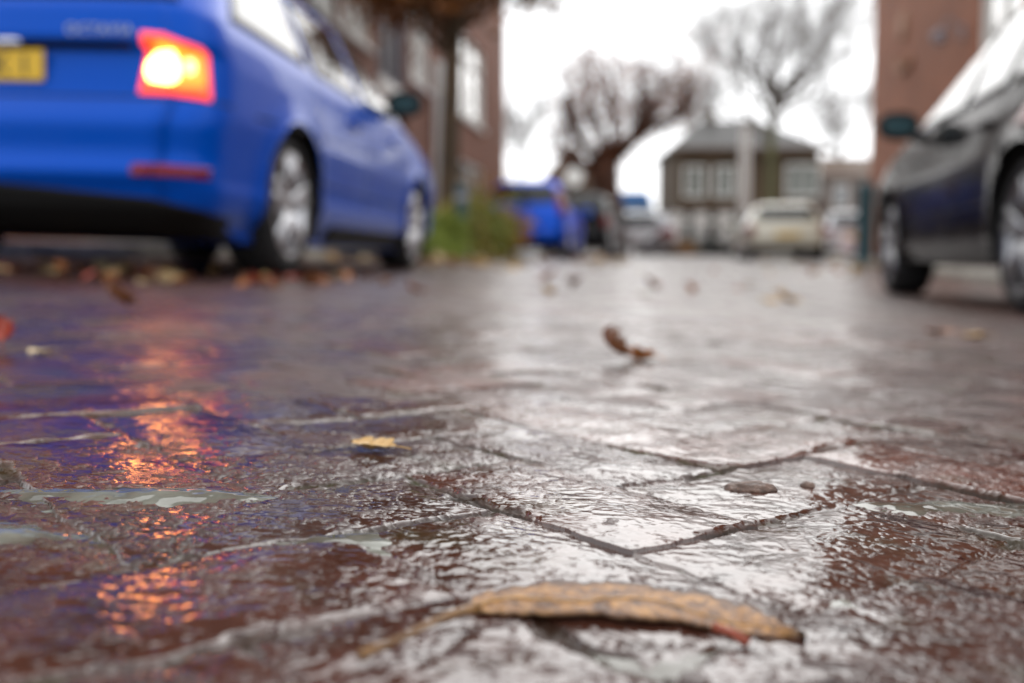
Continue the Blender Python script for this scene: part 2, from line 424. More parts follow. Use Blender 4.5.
    dm = N(nt, 'ShaderNodeMath', operation='MULTIPLY'); L(rv.outputs['Result'], dm.inputs[0]); L(r5.outputs['Result'], dm.inputs[1])
    b1 = N(nt, 'ShaderNodeBump'); b1.inputs['Strength'].default_value = .3; b1.inputs['Distance'].default_value = .0012
    L(n4.outputs['Fac'], b1.inputs['Height']); L(fb.outputs['Result'], b1.inputs['Strength'])
    b2 = N(nt, 'ShaderNodeBump'); b2.inputs['Strength'].default_value = .5; b2.inputs['Distance'].default_value = .0006
    L(dm.outputs[0], b2.inputs['Height']); L(b1.outputs['Normal'], b2.inputs['Normal'])
    n6 = N(nt, 'ShaderNodeTexNoise', Scale=28.0, Detail=3.0); L(tc.outputs['Object'], n6.inputs['Vector'])
    b3 = N(nt, 'ShaderNodeBump'); b3.inputs['Strength'].default_value = .12; b3.inputs['Distance'].default_value = .003
    L(n6.outputs['Fac'], b3.inputs['Height']); L(b2.outputs['Normal'], b3.inputs['Normal'])
    L(b3.outputs['Normal'], b.inputs['Normal'])
    return m

def water_material():
    m = bpy.data.materials.new('milky_water'); m.use_nodes = True
    nt = m.node_tree; L = nt.links.new; b = nt.nodes['Principled BSDF']
    tc = N(nt, 'ShaderNodeTexCoord')
    n1 = N(nt, 'ShaderNodeTexNoise', Scale=22.0, Detail=6.0); L(tc.outputs['Object'], n1.inputs['Vector'])
    r = N(nt, 'ShaderNodeValToRGB'); r.color_ramp.elements[0].position = .35; r.color_ramp.elements[1].position = .7
    r.color_ramp.elements[0].color = (.07, .06, .045, 1); r.color_ramp.elements[1].color = (.22, .225, .19, 1)
    L(n1.outputs['Fac'], r.inputs['Fac']); L(r.outputs['Color'], b.inputs['Base Color'])
    b.inputs['Roughness'].default_value = .06; b.inputs['IOR'].default_value = 1.38
    n2 = N(nt, 'ShaderNodeTexNoise', Scale=70.0, Detail=2.0); L(tc.outputs['Object'], n2.inputs['Vector'])
    bp = N(nt, 'ShaderNodeBump'); bp.inputs['Strength'].default_value = .12; bp.inputs['Distance'].default_value = .003
    L(n2.outputs['Fac'], bp.inputs['Height']); L(bp.outputs['Normal'], b.inputs['Normal'])
    return m

make_road()

# ground to the horizon, pavements, kerbs
def strip(name, m, sides, alongs, up, label, cat):
    mb = MB()
    P = []
    for a in alongs:
        row = []
        for s_ in sides:
            x, y = street(a, s_); row.append((x, y, Gf(x, y) + up))
        P.append(row)
    mb.grid(P, flip=True)
    return tag(mb.build(name, m, smooth=True), label, cat, kind='structure')
al_far = [-400, -150, -60, -25] + list(np.arange(-12, 75, 1.5)) + [90, 140, 250, 500]
strip('ground', M['pavers'], [-500, -120, -40, -12, -6, -4.6, 0, 4.2, 6, 12, 40, 120, 500], al_far, -.05, 'flat town ground reaching to the horizon', 'ground')
al = list(np.arange(-10, 36, 1.0))
strip('pavement_left', M['pavers'], [-3.88, -4.5, -5.2, -6.5, -9], al, .095, 'grey pavement along the left houses', 'pavement')
strip('pavement_right', M['pavers'], [9, 6.5, 5.4, 4.4, 3.56], al, .085, 'grey pavement along the right houses', 'pavement')

def kerb(name, side, w, top, label):
    mb = MB(); P = []
    for a in np.arange(-10, 36, .5):
        row = []
        for (ds, dz) in ((0, -.06), (0, top - .012), (.012, top), (w, top), (w, -.06)):
            x, y = street(a, side + ds); row.append((x, y, Gf(x, y) + dz))
        P.append(row)
    mb.grid(P); o = mb.build(name, M['pale_concrete'], fixn=True); return tag(o, label, 'kerb', kind='structure')
kerb('kerb_left', -3.88, .16, .105, 'pale concrete kerb along the left pavement')
kerb('kerb_right', 3.42, .15, .095, 'pale concrete kerb along the right pavement')

# ------------------------------------------------------------------ cars
def interp(tab):
    xs = [t[0] for t in tab]; ys = [t[1] for t in tab]
    return lambda z: float(np.interp(z, xs, ys))

class CarShape:
    """closed body from horizontal slices; y=0 at the tail, right side x>0"""
    def __init__(s, yr, yf, w, L, sill=.2, ztop=1.44, zroof=1.468, Rr=.16, Ry=.22, axles=(1.03, 3.71), wr=.317, arch=.375, bow=.05, flare=.02):
        s.yr, s.yf, s.w = interp(yr), interp(yf), interp(w)
        s.L, s.sill, s.ztop, s.zroof, s.Rr, s.Ry = L, sill, ztop, zroof, Rr, Ry
        s.axles, s.wr, s.arch, s.bow, s.flare = axles, wr, arch, bow, flare
    def dims(s, z):
        w = s.w(z); yr = s.yr(z); yf = s.yf(z)
        rr = min(s.Rr, w * .6); ry = min(s.Ry, (yf - yr) * .3)
        b = s.bow * ((w - rr) / w) ** 2
        return w, yr, yf, rr, ry, b
    def P(s, u, z):
        w, yr, yf, rr, ry, b = s.dims(z)
        if u <= 1: x = u * (w - rr); y = yr + s.bow * (x / w) ** 2
        elif u <= 2:
            a = (u - 1) * PI / 2; x = w - rr + rr * math.sin(a); y = yr + b + ry * (1 - math.cos(a))
        elif u <= 3:
            x = w; y0 = yr + b + ry; y1 = yf - 2.2 * b - ry; y = y0 + (u - 2) * (y1 - y0)
        elif u <= 4:
            a = (u - 3) * PI / 2; x = w - rr + rr * math.cos(a); y = yf - 2.2 * b - ry + ry * math.sin(a)
        else:
            x = (5 - u) * (w - rr); y = yf - 2.2 * s.bow * (x / w) ** 2
        if 1 < u < 4:
            t = (y - s.L * .5) / (s.L * .5); x *= 1 - .045 * abs(t) ** 3
            if z < 1.0:
                for ya in s.axles:
                    d = math.hypot(y - ya, z - s.wr)
                    x += s.flare * math.exp(-((d - s.arch) / .07) ** 2)
        return Vector((x, y, z))
    def u_side(s, y, z):
        w, yr, yf, rr, ry, b = s.dims(z)
        y0 = yr + b + ry; y1 = yf - 2.2 * b - ry
        if y < y0: return 1 + math.acos(max(-1, min(1, 1 - (y - yr - b) / ry))) / (PI / 2) if y > yr + b else 1.0
        return 2 + min(1, (y - y0) / (y1 - y0))
    def nrm(s, u, z):
        e = .004
        a = s.P(min(5, u + e), z) - s.P(max(0, u - e), z); b = s.P(u, z + e) - s.P(u, z - e)
        n = a.cross(b)
        return n.normalized() if n.length > 1e-9 else Vector((1, 0, 0))
    def patch(s, mb, corners, off, side=1, n=(10, 6), mi=0, mode='side', sink=.012, rnd=0.0):
        """cushion panel over the surface: corners (a,z) bottom-start, bottom-end, top-end, top-start"""
        na, nb = n; P = []
        for i in range(-1, na + 2):
            row = []
            for j in range(-1, nb + 2):
                edge = i < 0 or j < 0 or i > na or j > nb
                t = min(1, max(0, i / na)); v = min(1, max(0, j / nb))
                c0 = [corners[0][k] * (1 - t) + corners[1][k] * t for k in (0, 1)]
                c1 = [corners[3][k] * (1 - t) + corners[2][k] * t for k in (0, 1)]
                if rnd:
                    tt = 2 * t - 1; vv = 2 * v - 1
                    mx, mz = [(sum(c[k] for c in corners) / 4) for k in (0, 1)]
                a_, z_ = c0[0] * (1 - v) + c1[0] * v, c0[1] * (1 - v) + c1[1] * v
                if rnd:
                    m_ = max(abs(tt), abs(vv)); q_ = math.hypot(tt, vv)
                    f_ = 1 - rnd * (1 - (m_ / q_ if q_ > 1e-6 else 1))
                    a_ = mx + (a_ - mx) * f_; z_ = mz + (z_ - mz) * f_
                u = s.u_side(a_, z_) if mode == 'side' else a_
                p = s.P(u, z_); nn = s.nrm(u, z_)
                p = p + nn * (-sink if edge else off)
                row.append((p.x * side, p.y, p.z))
            P.append(row)
        mb.grid(P, mi=mi, flip=side < 0)
        return mb
    def body(s, res=1.0):
        us = []
        for k, cnt in enumerate((10, 9, int(120 * res), 9, 8)): us += [k + i / cnt for i in range(cnt)]
        us.append(5.0)
        zs = list(np.arange(s.sill, s.ztop, .017 / res)) + [s.ztop]
        rings = [[s.P(u, z) for u in us] for z in zs]
        top = rings[-1]
        cy = s.L * .42
        for t in (.12, .3, .5, .75, 1.0):
            zz = s.ztop + (s.zroof - s.ztop) * (1 - (1 - t) ** 2)
            rings.append([Vector((p.x * (1 - t), p.y + (cy - p.y) * t * .55, zz)) for p in top])
        bot = [Vector((p.x * .0, p.y + (s.L * .5 - p.y) * .1, s.sill - .004)) for p in rings[0]]
        rings = [bot] + rings
        mb = MB()
        for sd in (1, -1):
            vs = []
            for r_ in rings:
                for p in r_:
                    y, z = p.y, p.z
                    if p.x > .45 and z < 1.0:
                        for ya in s.axles:
                            d = math.hypot(y - ya, z - s.wr)
                            if abs(d - s.arch) < .022 and d > 0:
                                y = ya + (y - ya) * s.arch / d; z = s.wr + (z - s.wr) * s.arch / d
                    vs.append((p.x * sd, y, z))
            nu = len(us); fs = []; mi = []
            for i in range(len(rings) - 1):
                for j in range(nu - 1):
                    q = (i * nu + j, i * nu + j + 1, (i + 1) * nu + j + 1, (i + 1) * nu + j)
                    c = [sum(vs[k][m] for k in q) / 4 for m in range(3)]
                    if abs(c[0]) > .45 and any(math.hypot(c[1] - ya, c[2] - s.wr) < s.arch - .002 for ya in s.axles): continue
                    fs.append(q if sd > 0 else q[::-1])
            mb.add(vs, fs)
        return mb
    def liners(s, mb, mi=0):
        for sd in (1, -1):
            for ya in s.axles:
                P = []
                for k in range(25):
                    t = R(-25) + k * R(230) / 24
                    yy, zz = ya + s.arch * math.cos(t), s.wr + s.arch * math.sin(t)
                    zz = max(zz, s.sill)
                    P.append([(sd * xx, yy, zz) for xx in (.42, .6, s.w(.5) - .012)])
                mb.grid(P, mi=mi)
                mb.add([(sd * .42, ya, s.wr)] + [p[0] for p in P], [(0, i + 1, i + 2) for i in range(24)], mi)
                mb.add([(sd * .42, ya - s.arch, s.sill), (sd * .42, ya + s.arch, s.sill), (sd * .42, ya, s.wr)], [(0, 1, 2)], mi)

def make_wheel(parent, x, y, r, w=.215, rim_mat=None, spokes=5, twin=True, seg=40):
    sd = 1 if x > 0 else -1
    o = bpy.data.objects.new('wheel', None); C.objects.link(o); o.parent = parent; o.location = (x, y, r); o.empty_display_size = .1
    rr = r * .735
    t = MB(); h = w / 2
    t.lathe([(-h, rr), (-h - .006, rr + .02), (-h - .004, r - .03), (-h + .025, r - .004), (0, r), (h - .025, r - .004), (h + .004, r - .03), (h + .006, rr + .02), (h, rr), (h - .03, rr - .012), (-h + .03, rr - .012)], seg, closed=True)
    t.build('tyre', M['tyre'], o, smooth=True, fixn=True)
    m = MB(); f = sd * h
    m.lathe([(f, rr + .004), (f + sd * .006, rr - .006), (f - sd * .012, rr - .02), (f - sd * .10, rr - .035), (-f, rr - .03)], seg)
    m.lathe([(f - sd * .002, .001), (f - sd * .002, .035), (f - sd * .012, .06), (f - sd * .04, .072)], 20)
    for k in range(spokes):
        for dt in ((-.17, .17) if twin else (0,)):
            a = 2 * PI * k / spokes + .3
            a0, a1 = a + dt * .5, a + dt
            p0 = Vector((f - sd * .02, .05 * math.cos(a0), .05 * math.sin(a0))); p1 = Vector((f - sd * .012, (rr - .012) * math.cos(a1), (rr - .012) * math.sin(a1)))
            m.tube([p0, (p0 + p1) / 2 + Vector((sd * .008, 0, 0)), p1], [.026 if twin else .04, .022 if twin else .036, .027 if twin else .042], 8)
    m.build('rim', rim_mat or M['rim'], o, smooth=True, fixn=True)
    d = MB(); d.lathe([(f - sd * .085, .0), (f - sd * .085, rr - .05), (f - sd * .105, rr - .05), (f - sd * .105, .0)], 24)
    d.build('brake_disc', M['rimdark'], o, fixn=True)
    return o

def add_mirror(parent, S, y, z, paint, side, glass=None, sc=1.0):
    x0 = S.P(S.u_side(y, z), z).x
    mb = MB(); P = []
    for i in range(9):
        v = i / 8 * PI - PI / 2
        row = []
        for k in range(17):
            t = 2 * PI * k / 16
            sx, sz, sy = .128 * sc, .092 * sc, .08 * sc
            cx = math.copysign(abs(math.cos(t)) ** .85, math.cos(t)); cz = math.copysign(abs(math.sin(t)) ** .85, math.sin(t))
            row.append((side * (x0 + .165 * sc + sx * math.cos(v) ** .5 * cx), y + sy * math.sin(v) if math.sin(v) > -.3 else y - .3 * sy, z + .05 + sz * math.cos(v) ** .5 * cz))
        P.append(row)
    mb.grid(P)
    mb.tube([(side * (x0 - .03), y + .03, z - .02), (side * (x0 + .06), y + .02, z + .0), (side * (x0 + .12), y + .01, z + .03)], [.034, .028, .03], 8)
    o = mb.build('wing_mirror', paint, parent, smooth=True, fixn=True)
    g = MB(); pts = []
    for k in range(20):
        t = 2 * PI * k / 20
        cx = math.copysign(abs(math.cos(t)) ** .9, math.cos(t)); cz = math.copysign(abs(math.sin(t)) ** .9, math.sin(t))
        pts.append((side * (x0 + .165 * sc + .092 * sc * cx), y - .3 * .07 * sc - .004, z + .05 + .052 * sc * cz))
    g.add(pts, [tuple(range(20))]); g.build('mirror_glass', glass or M['teal_glass'], o)
    return o

def basic_car(root, S, paint, belt, windows, rearwin, res=1.0, rim_mat=None, twin=True, spokes=5, wheel_x=None, wheel_seg=40, seams=(), frontwin=None, rear_mat=None):
    b = S.body(res); o = None
    mats = [paint, M['under'], M['black']]
    S.liners(b, 1)
    b.box((0, S.L * .5, S.sill + .045), (1.25, S.L * .86, .09), mi=1)
    for (y0, z0, y1, z1) in seams:
        for sd in (1, -1):
            w_ = .0035
            if abs(y1 - y0) < abs(z1 - z0): cs = [(y0 - w_, z0), (y0 + w_, z0), (y1 + w_, z1), (y1 - w_, z1)]
            else: cs = [(y0, z0 - w_), (y1, z1 - w_), (y1, z1 + w_), (y0, z0 + w_)]
            S.patch(b, cs, .0012, sd, (2, 14) if abs(y1 - y0) < abs(z1 - z0) else (14, 2), mi=2, sink=.002)
    body = b.build('body', mats, root, smooth=True)
    for sd in (1, -1):
        for cs in windows:
            S.patch(MB(), cs, .004, sd, (14, 8)).build('side_window', M['glass'], root, smooth=True)
    mb = MB(); S.patch(mb, rearwin, .005, 1, (16, 10), mode='u'); S.patch(mb, rearwin, .005, -1, (16, 10), mode='u')
    mb.build('rear_window', rear_mat or M['glass'], root, smooth=True)
    if frontwin:
        mb = MB(); S.patch(mb, frontwin, .005, 1, (16, 10), mode='u'); S.patch(mb, frontwin, .005, -1, (16, 10), mode='u')
        mb.build('windscreen', M['glass'], root, smooth=True)
    wx = (wheel_x or S.w(.5) - .135)
    for ya in S.axles:
        for sd in (1, -1): make_wheel(root, sd * wx, ya, S.wr, rim_mat=rim_mat, twin=twin, spokes=spokes, seg=wheel_seg)
    return body

# ---- blue estate car
def mesh_text(o, name, parent, loc):
    bpy.context.view_layer.update()
    me = bpy.data.meshes.new_from_object(o.evaluated_get(bpy.context.evaluated_depsgraph_get()))
    bpy.data.objects.remove(o)
    o = bpy.data.objects.new(name, me); C.objects.link(o); o.parent = parent; o.location = loc; o.rotation_euler = (R(90), 0, 0); return o
def blue_estate():
    yr = [(.13, .34), (.18, .16), (.25, .07), (.33, .035), (.345, .012), (.375, .0), (.43, .032), (.45, .036), (.545, .026), (.56, .030), (.63, .075), (.65, .095), (.665, .10), (.80, .125), (.822, .13), (.834, .088), (.85, .074), (.97, .10), (1.0, .125), (1.04, .16), (1.38, .43), (1.42, .46), (1.44, .52)]
    yf = [(.18, 4.45), (.25, 4.62), (.45, 4.66), (.62, 4.63), (.72, 4.55), (.80, 4.35), (.88, 3.95), (.96, 3.52), (1.0, 3.40), (1.20, 2.98), (1.38, 2.56), (1.42, 2.42), (1.44, 2.2)]
    w = [(.18, .80), (.25, .865), (.32, .89), (.36, .885), (.48, .895), (.60, .908), (.66, .905), (.80, .895), (.90, .878), (.96, .86), (1.0, .842), (1.2, .755), (1.36, .672), (1.40, .64), (1.42, .60), (1.44, .50)]
    S = CarShape(yr, yf, w, 4.66, sill=.14, axles=(1.03, 3.71), wr=.317, arch=.365)
    x, y = -1.985, 3.60
    root = empty('estate_car', (x, y, Gf(x, y)), 'bright blue estate car in the foreground with its tail light glowing', 'car', rz=-R(6.3), ry=.03)
    win = [[(.42, .985), (1.32, .965), (1.32, 1.335), (.72, 1.335)], [(1.40, .963), (2.22, .955), (2.22, 1.355), (1.40, 1.345)], [(2.32, .953), (3.32, .985), (2.66, 1.355), (2.32, 1.355)]]
    basic_car(root, S, M['blue'], .95, win, [(0, 1.035), (1.25, 1.035), (1.25, 1.365), (0, 1.365)], 1.0, rear_mat=M['rear_glass'],
              seams=[(1.36, .32, 1.36, .96), (2.27, .30, 2.27, .955), (3.30, .30, 3.36, .93), (.55, .64, 3.3, .70), (1.4, .44, 3.28, .42)], frontwin=[(5, 1.02), (3.6, 1.02), (3.6, 1.36), (5, 1.36)])
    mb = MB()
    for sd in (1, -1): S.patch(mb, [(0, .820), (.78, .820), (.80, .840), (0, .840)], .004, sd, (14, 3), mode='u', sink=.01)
    mb.build('lip_shade_strip', M['black'], root, smooth=True)  # black strip paints the shade under the tailgate lip
    mb = MB()
    for sd in (1, -1): S.patch(mb, [(0, .641), (1.95, .641), (1.95, .650), (0, .650)], .0015, sd, (24, 2), mode='u', sink=.004)
    mb.build('bumper_gap', M['black'], root, smooth=True)
    for sd in (1, -1):
        t = S.patch(MB(), [(.82, .662), (1.56, .650), (1.50, .835), (.87, .872)], .008, sd, (26, 12), mode='u').build('tail_light', M['red_lit'], root, smooth=True)
        S.patch(MB(), [(.87, .690), (1.50, .686), (1.44, .820), (.91, .856)], .012, sd, (22, 10), mode='u', sink=-.009, rnd=.35).build('indicator_lens', M['orange_lit'], t, smooth=True)
        S.patch(MB(), [(.84, .695), (1.16, .700), (1.14, .800), (.885, .818)], .017, sd, (14, 12), mode='u', sink=-.012, rnd=.7).build('brake_lamp', M['white_lit'], t, smooth=True)
        S.patch(MB(), [(1.22, .735), (1.34, .735), (1.33, .785), (1.22, .79)], .017, sd, (8, 8), mode='u', sink=-.012, rnd=.8).build('bulb', M['dim_lit'], t, smooth=True)
        S.patch(MB(), [(.86, .362), (1.80, .362), (1.78, .400), (.86, .400)], .006, sd, (16, 4), mode='u').build('reflector', M['red_lens'], root, smooth=True)
        for ya in (1.98, 2.92):
            p = S.P(S.u_side(ya, .80), .80)
            MB().box((sd * (p.x + .018), ya, .80), (.022, .20, .028), bev=.008).box((sd * (p.x + .006), ya - .085, .80), (.02, .02, .022)).box((sd * (p.x + .006), ya + .085, .80), (.02, .02, .022)).build('door_handle', M['blue'], root, smooth=True)
        MB().tube([(sd * .60, .62, 1.425), (sd * .61, .72, 1.475), (sd * .61, 1.5, 1.492), (sd * .60, 2.2, 1.478), (sd * .57, 2.42, 1.425)], .016, 8).build('roof_rail', M['black'], root, smooth=True)
    mb = MB()
    for sd in (1, -1): S.patch(mb, [(0, .145), (2.02, .145), (2.02, .23), (0, .335)], .006, sd, (26, 10), mode='u')
    mb.build('rear_valance', M['black'], root, smooth=True)
    mb = MB()
    for sd in (1, -1): S.patch(mb, [(2.34, .15), (3.0, .15), (3.0, .245), (2.34, .245)], .006, sd, (30, 4), mode='u')
    mb.build('sill_trim', M['black'], root, smooth=True)
    mb = MB()
    for sd in (1, -1): S.patch(mb, [(0, 1.002), (1.3, 1.002), (1.3, 1.028), (0, 1.028)], .008, sd, (14, 3), mode='u')
    mb.build('window_seal', M['black'], root, smooth=True)
    # roof spoiler
    mb = MB()
    for sd in (1, -1):
        P = []
        for i in range(9):
            u = i / 8
            xx = u * .60
            P.append([(sd * xx, .30 + .10 * u * u, 1.405 - .01 * u), (sd * xx, .31 + .10 * u * u, 1.43 - .015 * u), (sd * xx, .70, 1.452 - .02 * u), (sd * xx, .70, 1.41 - .01 * u), (sd * xx, .30 + .10 * u * u, 1.405 - .01 * u)])
        mb.grid(P)
    mb.build('roof_spoiler', M['blue'], root, smooth=True, fixn=True)
    pl = MB().box((0, .098, .752), (.520, .012, .112), bev=.004).build('number_plate', M['plate'], root)
    def text(name, body, size, loc, m, parent, ext=.002):
        c = bpy.data.curves.new(name, 'FONT'); c.body = body; c.size = size; c.extrude = ext; c.align_x = 'CENTER'; c.align_y = 'CENTER'; c.space_character = 1.2
        c.materials.append(m); o = bpy.data.objects.new(name + '_curve', c); C.objects.link(o)
        return mesh_text(o, name, parent, loc)
    text('plate_character', 'K', .105, (.10, .0905, .75), M['plate_ink'], pl); text('plate_character', '1', .105, (.19, .0905, .75), M['plate_ink'], pl)
    tx = text('lettering', 'OCTAVIA', .050, (.475, .093, .878), M['lettering'], root, .004); tx.rotation_euler = (R(90), 0, R(3))
    mb = MB(); mb.lathe([(-.006, .001), (-.012, .02), (-.010, .038), (-.004, .045), (.01, .046)], 24, axis='z')
    e = mb.build('badge', M['chrome'], root, smooth=True); e.rotation_euler = (R(90), 0, 0); e.location = (0, .092, .885)
    MB().box((.13, .085, .835), (.10, .03, .028), bev=.01).build('plate_lamp', M['chrome'], root)
    MB().tube([(.05, .165, 1.03), (.30, .20, 1.075), (.52, .19, 1.07)], [.012, .009, .006], 6).build('wiper', M['black'], root)
    for sd in (1, -1): add_mirror(root, S, 2.76, .985, M['black'], sd, sc=.9)
    MB().lathe([(0, .03), (0, .036), (.25, .036), (.25, .03)], 16, axis='z').build('exhaust_pipe', M['chrome'], root, fixn=True)
    ex = root.children[-1]; ex.rotation_euler = (R(-90), 0, 0); ex.location = (-.5, .10, .235)
    return root
blue_estate()

# ---- black hatchback
def black_hatch():
    yr = [(.2, .25), (.3, .05), (.5, .0), (.62, .02), (.70, .07), (.95, .10), (1.02, .15), (1.35, .38), (1.42, .44), (1.46, .60)]
    yf = [(.2, 3.85), (.3, 3.98), (.5, 4.0), (.62, 3.96), (.72, 3.86), (.80, 3.64), (.88, 3.30), (.95, 2.92), (1.0, 2.78), (1.2, 2.30), (1.36, 1.95), (1.42, 1.75), (1.46, 1.55)]
    w = [(.2, .80), (.3, .855), (.5, .872), (.66, .885), (.82, .872), (.92, .85), (1.0, .825), (1.2, .745), (1.38, .655), (1.43, .60), (1.46, .50)]
    S = CarShape(yr, yf, w, 4.0, sill=.20, ztop=1.46, zroof=1.495, axles=(.70, 3.20), wr=.317, arch=.362)
    rz = -R(9.6)
    # outer face of the left rear wheel stands at (1.98, 3.90)
    lx, ly = -.872, .70
    x = 1.95 - (lx * math.cos(rz) - ly * math.sin(rz)); y = 3.90 - (lx * math.sin(rz) + ly * math.cos(rz))
    root = empty('hatchback_car', (x, y, Gf(x, y)), 'glossy black hatchback parked on the right with teal mirror glass', 'car', rz=rz, ry=.036)
    win = [[(.50, .93), (1.0, .925), (1.0, 1.36), (.78, 1.36)], [(1.07, .925), (1.62, .92), (1.60, 1.385), (1.07, 1.38)], [(1.68, .92), (2.72, .93), (2.02, 1.36), (1.66, 1.385)]]
    basic_car(root, S, M['black_paint'], .9, win, [(0, 1.03), (1.3, 1.03), (1.3, 1.36), (0, 1.36)], 1.0,
              seams=[(1.03, .34, 1.03, .92), (1.65, .30, 1.65, .92), (2.72, .30, 2.76, .90), (1.0, .46, 2.7, .44)], frontwin=[(5, .99), (3.6, .99), (3.6, 1.40), (5, 1.40)], rim_mat=M['rim_grey'])
    for sd in (1, -1):
        S.patch(MB(), [(1.05, .72), (2.15, .74), (2.05, .95), (1.15, .97)], .008, sd, (20, 10), mode='u').build('tail_light', M['red_lens'], root, smooth=True)
        S.patch(MB(), [(3.05, .62), (4.5, .60), (4.5, .70), (3.0, .72)], .006, sd, (16, 6), mode='u').build('headlight', M['glass_house'], root, smooth=True)
        for ya in (1.22, 1.9):
            p = S.P(S.u_side(ya, .80), .80)
            MB().box((sd * (p.x + .018), ya, .80), (.022, .18, .028), bev=.008).box((sd * (p.x + .006), ya - .07, .80), (.02, .02, .022)).box((sd * (p.x + .006), ya + .07, .80), (.02, .02, .022)).build('door_handle', M['black_paint'], root, smooth=True)
        add_mirror(root, S, 2.40, .90, M['black'], sd, sc=.88)
    mb = MB()
    for sd in (1, -1): S.patch(mb, [(0, .21), (1.75, .21), (1.6, .34), (0, .34)], .006, sd, (26, 8), mode='u')
    mb.build('rear_valance', M['black'], root, smooth=True)
    MB().box((0, .01, .62), (.52, .014, .11), bev=.004).build('number_plate', M['plate'], root)
    return root
black_hatch()

# ---- cars further up the street
def far_car(name, x, y, rz, paint, label, kind, L=4.2, roof=1.46, wide=.88, extra=None, group='cars parked further up the street', lamp=None):
    k = roof / 1.46; b = .95 * k
    if kind == 'saloon':
        yr = [(.2, .25), (.3, .05), (.5, .0), (.7, .03), (.9, .06), (b, .12), (b + .06, .45), (roof - .08, .95), (roof - .03, 1.15), (roof, 1.4)]
    else:
        yr = [(.2, .25), (.3, .05), (.5, .0), (.62, .03), (.75, .08), (b, .12), (b + .06, .17), (roof - .08, .40), (roof - .03, .46), (roof, .6)]
    yf = [(.2, L - .15), (.3, L - .02), (.5, L), (.66, L - .05), (.75, L - .2), (b - .08, L - .75), (b, L - 1.08), (b + .06, L - 1.25), (roof - .08, L - 2.1), (roof, L - 2.5)]
    w = [(.2, wide - .08), (.3, wide - .02), (.55, wide), (.8, wide - .005), (b, wide - .04), (b + .06, wide - .07), (roof - .08, wide - .22), (roof - .03, wide - .27), (roof, wide - .38)]
    S = CarShape(yr, yf, w, L, sill=.2, ztop=roof, zroof=roof + .03, axles=(.8, L - .85), wr=.31, arch=.36)
    root = empty(name, (x, y, Gf(x, y)), label, 'car', group, rz=rz)
    y0 = .95 if kind == 'saloon' else .55
    m_ = (L - 1.2 + y0) / 2
    win = [[(y0, b + .02), (m_ - .04, b + .02), (m_ - .04, roof - .09), (y0 + .3, roof - .1)], [(m_ + .04, b + .02), (L - 1.3, b + .02), (L - 2.05, roof - .09), (m_ + .04, roof - .09)]]
    basic_car(root, S, paint, b, win, [(0, b + .07), (1.25, b + .07), (1.2, roof - .09), (0, roof - .09)], .55, wheel_seg=24, frontwin=[(5, b + .07), (3.6, b + .07), (3.6, roof - .09), (5, roof - .09)])
    for sd in (1, -1):
        S.patch(MB(), lamp or [(.95, .66 * k), (2.12, .68 * k), (2.08, .93 * k), (1.0, .93 * k)], .008, sd, (14, 8), mode='u').build('tail_light', M['red_lens'], root, smooth=True)
    mb = MB()
    for sd in (1, -1): S.patch(mb, [(0, .21), (1.75, .21), (1.6, .33), (0, .33)], .006, sd, (16, 6), mode='u')
    mb.build('rear_valance', M['black'], root, smooth=True)
    MB().box((0, .005 if kind != 'saloon' else .02, .66 * k), (.52, .02, .11), bev=.004).build('number_plate', M['plate'], root)
    for sd in (1, -1): add_mirror(root, S, L - 1.45, b - .03, paint, sd)
    return root, S
r2, S2 = far_car('hatchback_car', .16, 18.6, -R(8.75), M['blue2'], 'blue hatchback beyond the planting bed with red tail light', 'hatch', 4.2, 1.50, .87, lamp=[(1.0, .84), (2.04, .84), (2.04, 1.30), (1.28, 1.30)])
r3, S3 = far_car('hatchback_car', 1.50, 24.6, -R(12), M['dark_paint'], 'dark grey car with pale sky on its roof, just past the blue hatchback', 'hatch', 4.4, 1.60, .90)
r4, S4 = far_car('saloon_car', 5.95, 21.6, -R(8.0), M['white_paint'], 'cream white car seen from behind, on the right before the far house', 'hatch', 4.3, 1.27, .87)
r5, S5 = far_car('estate_car', 5.65, 34.5, R(90), M['silver'], 'silver car parked side-on between the dark grey car and the white fence', 'hatch', 4.3, 1.46, .88)
r6, S6 = far_car('hatchback_car', 11.1, 32.5, -R(8.75), M['silver'], 'pale grey car at the far end right of the cream white car', 'hatch', 4.1, 1.52, .88)

# ------------------------------------------------------------------ houses
def street_empty(name, along, side, label, cat, group=None):
    x, y = street(along, side)
    return empty(name, (x, y, 0), label, cat, group, rz=-SA)

def facade_hit(px, side):
    """distance along the street where a sight line meets a plane parallel to the street"""
    v = ray(px, 262)
    s_ = v.x * SY - v.y * SX; a_ = v.x * SX + v.y * SY
    t = side / s_; return a_ * t

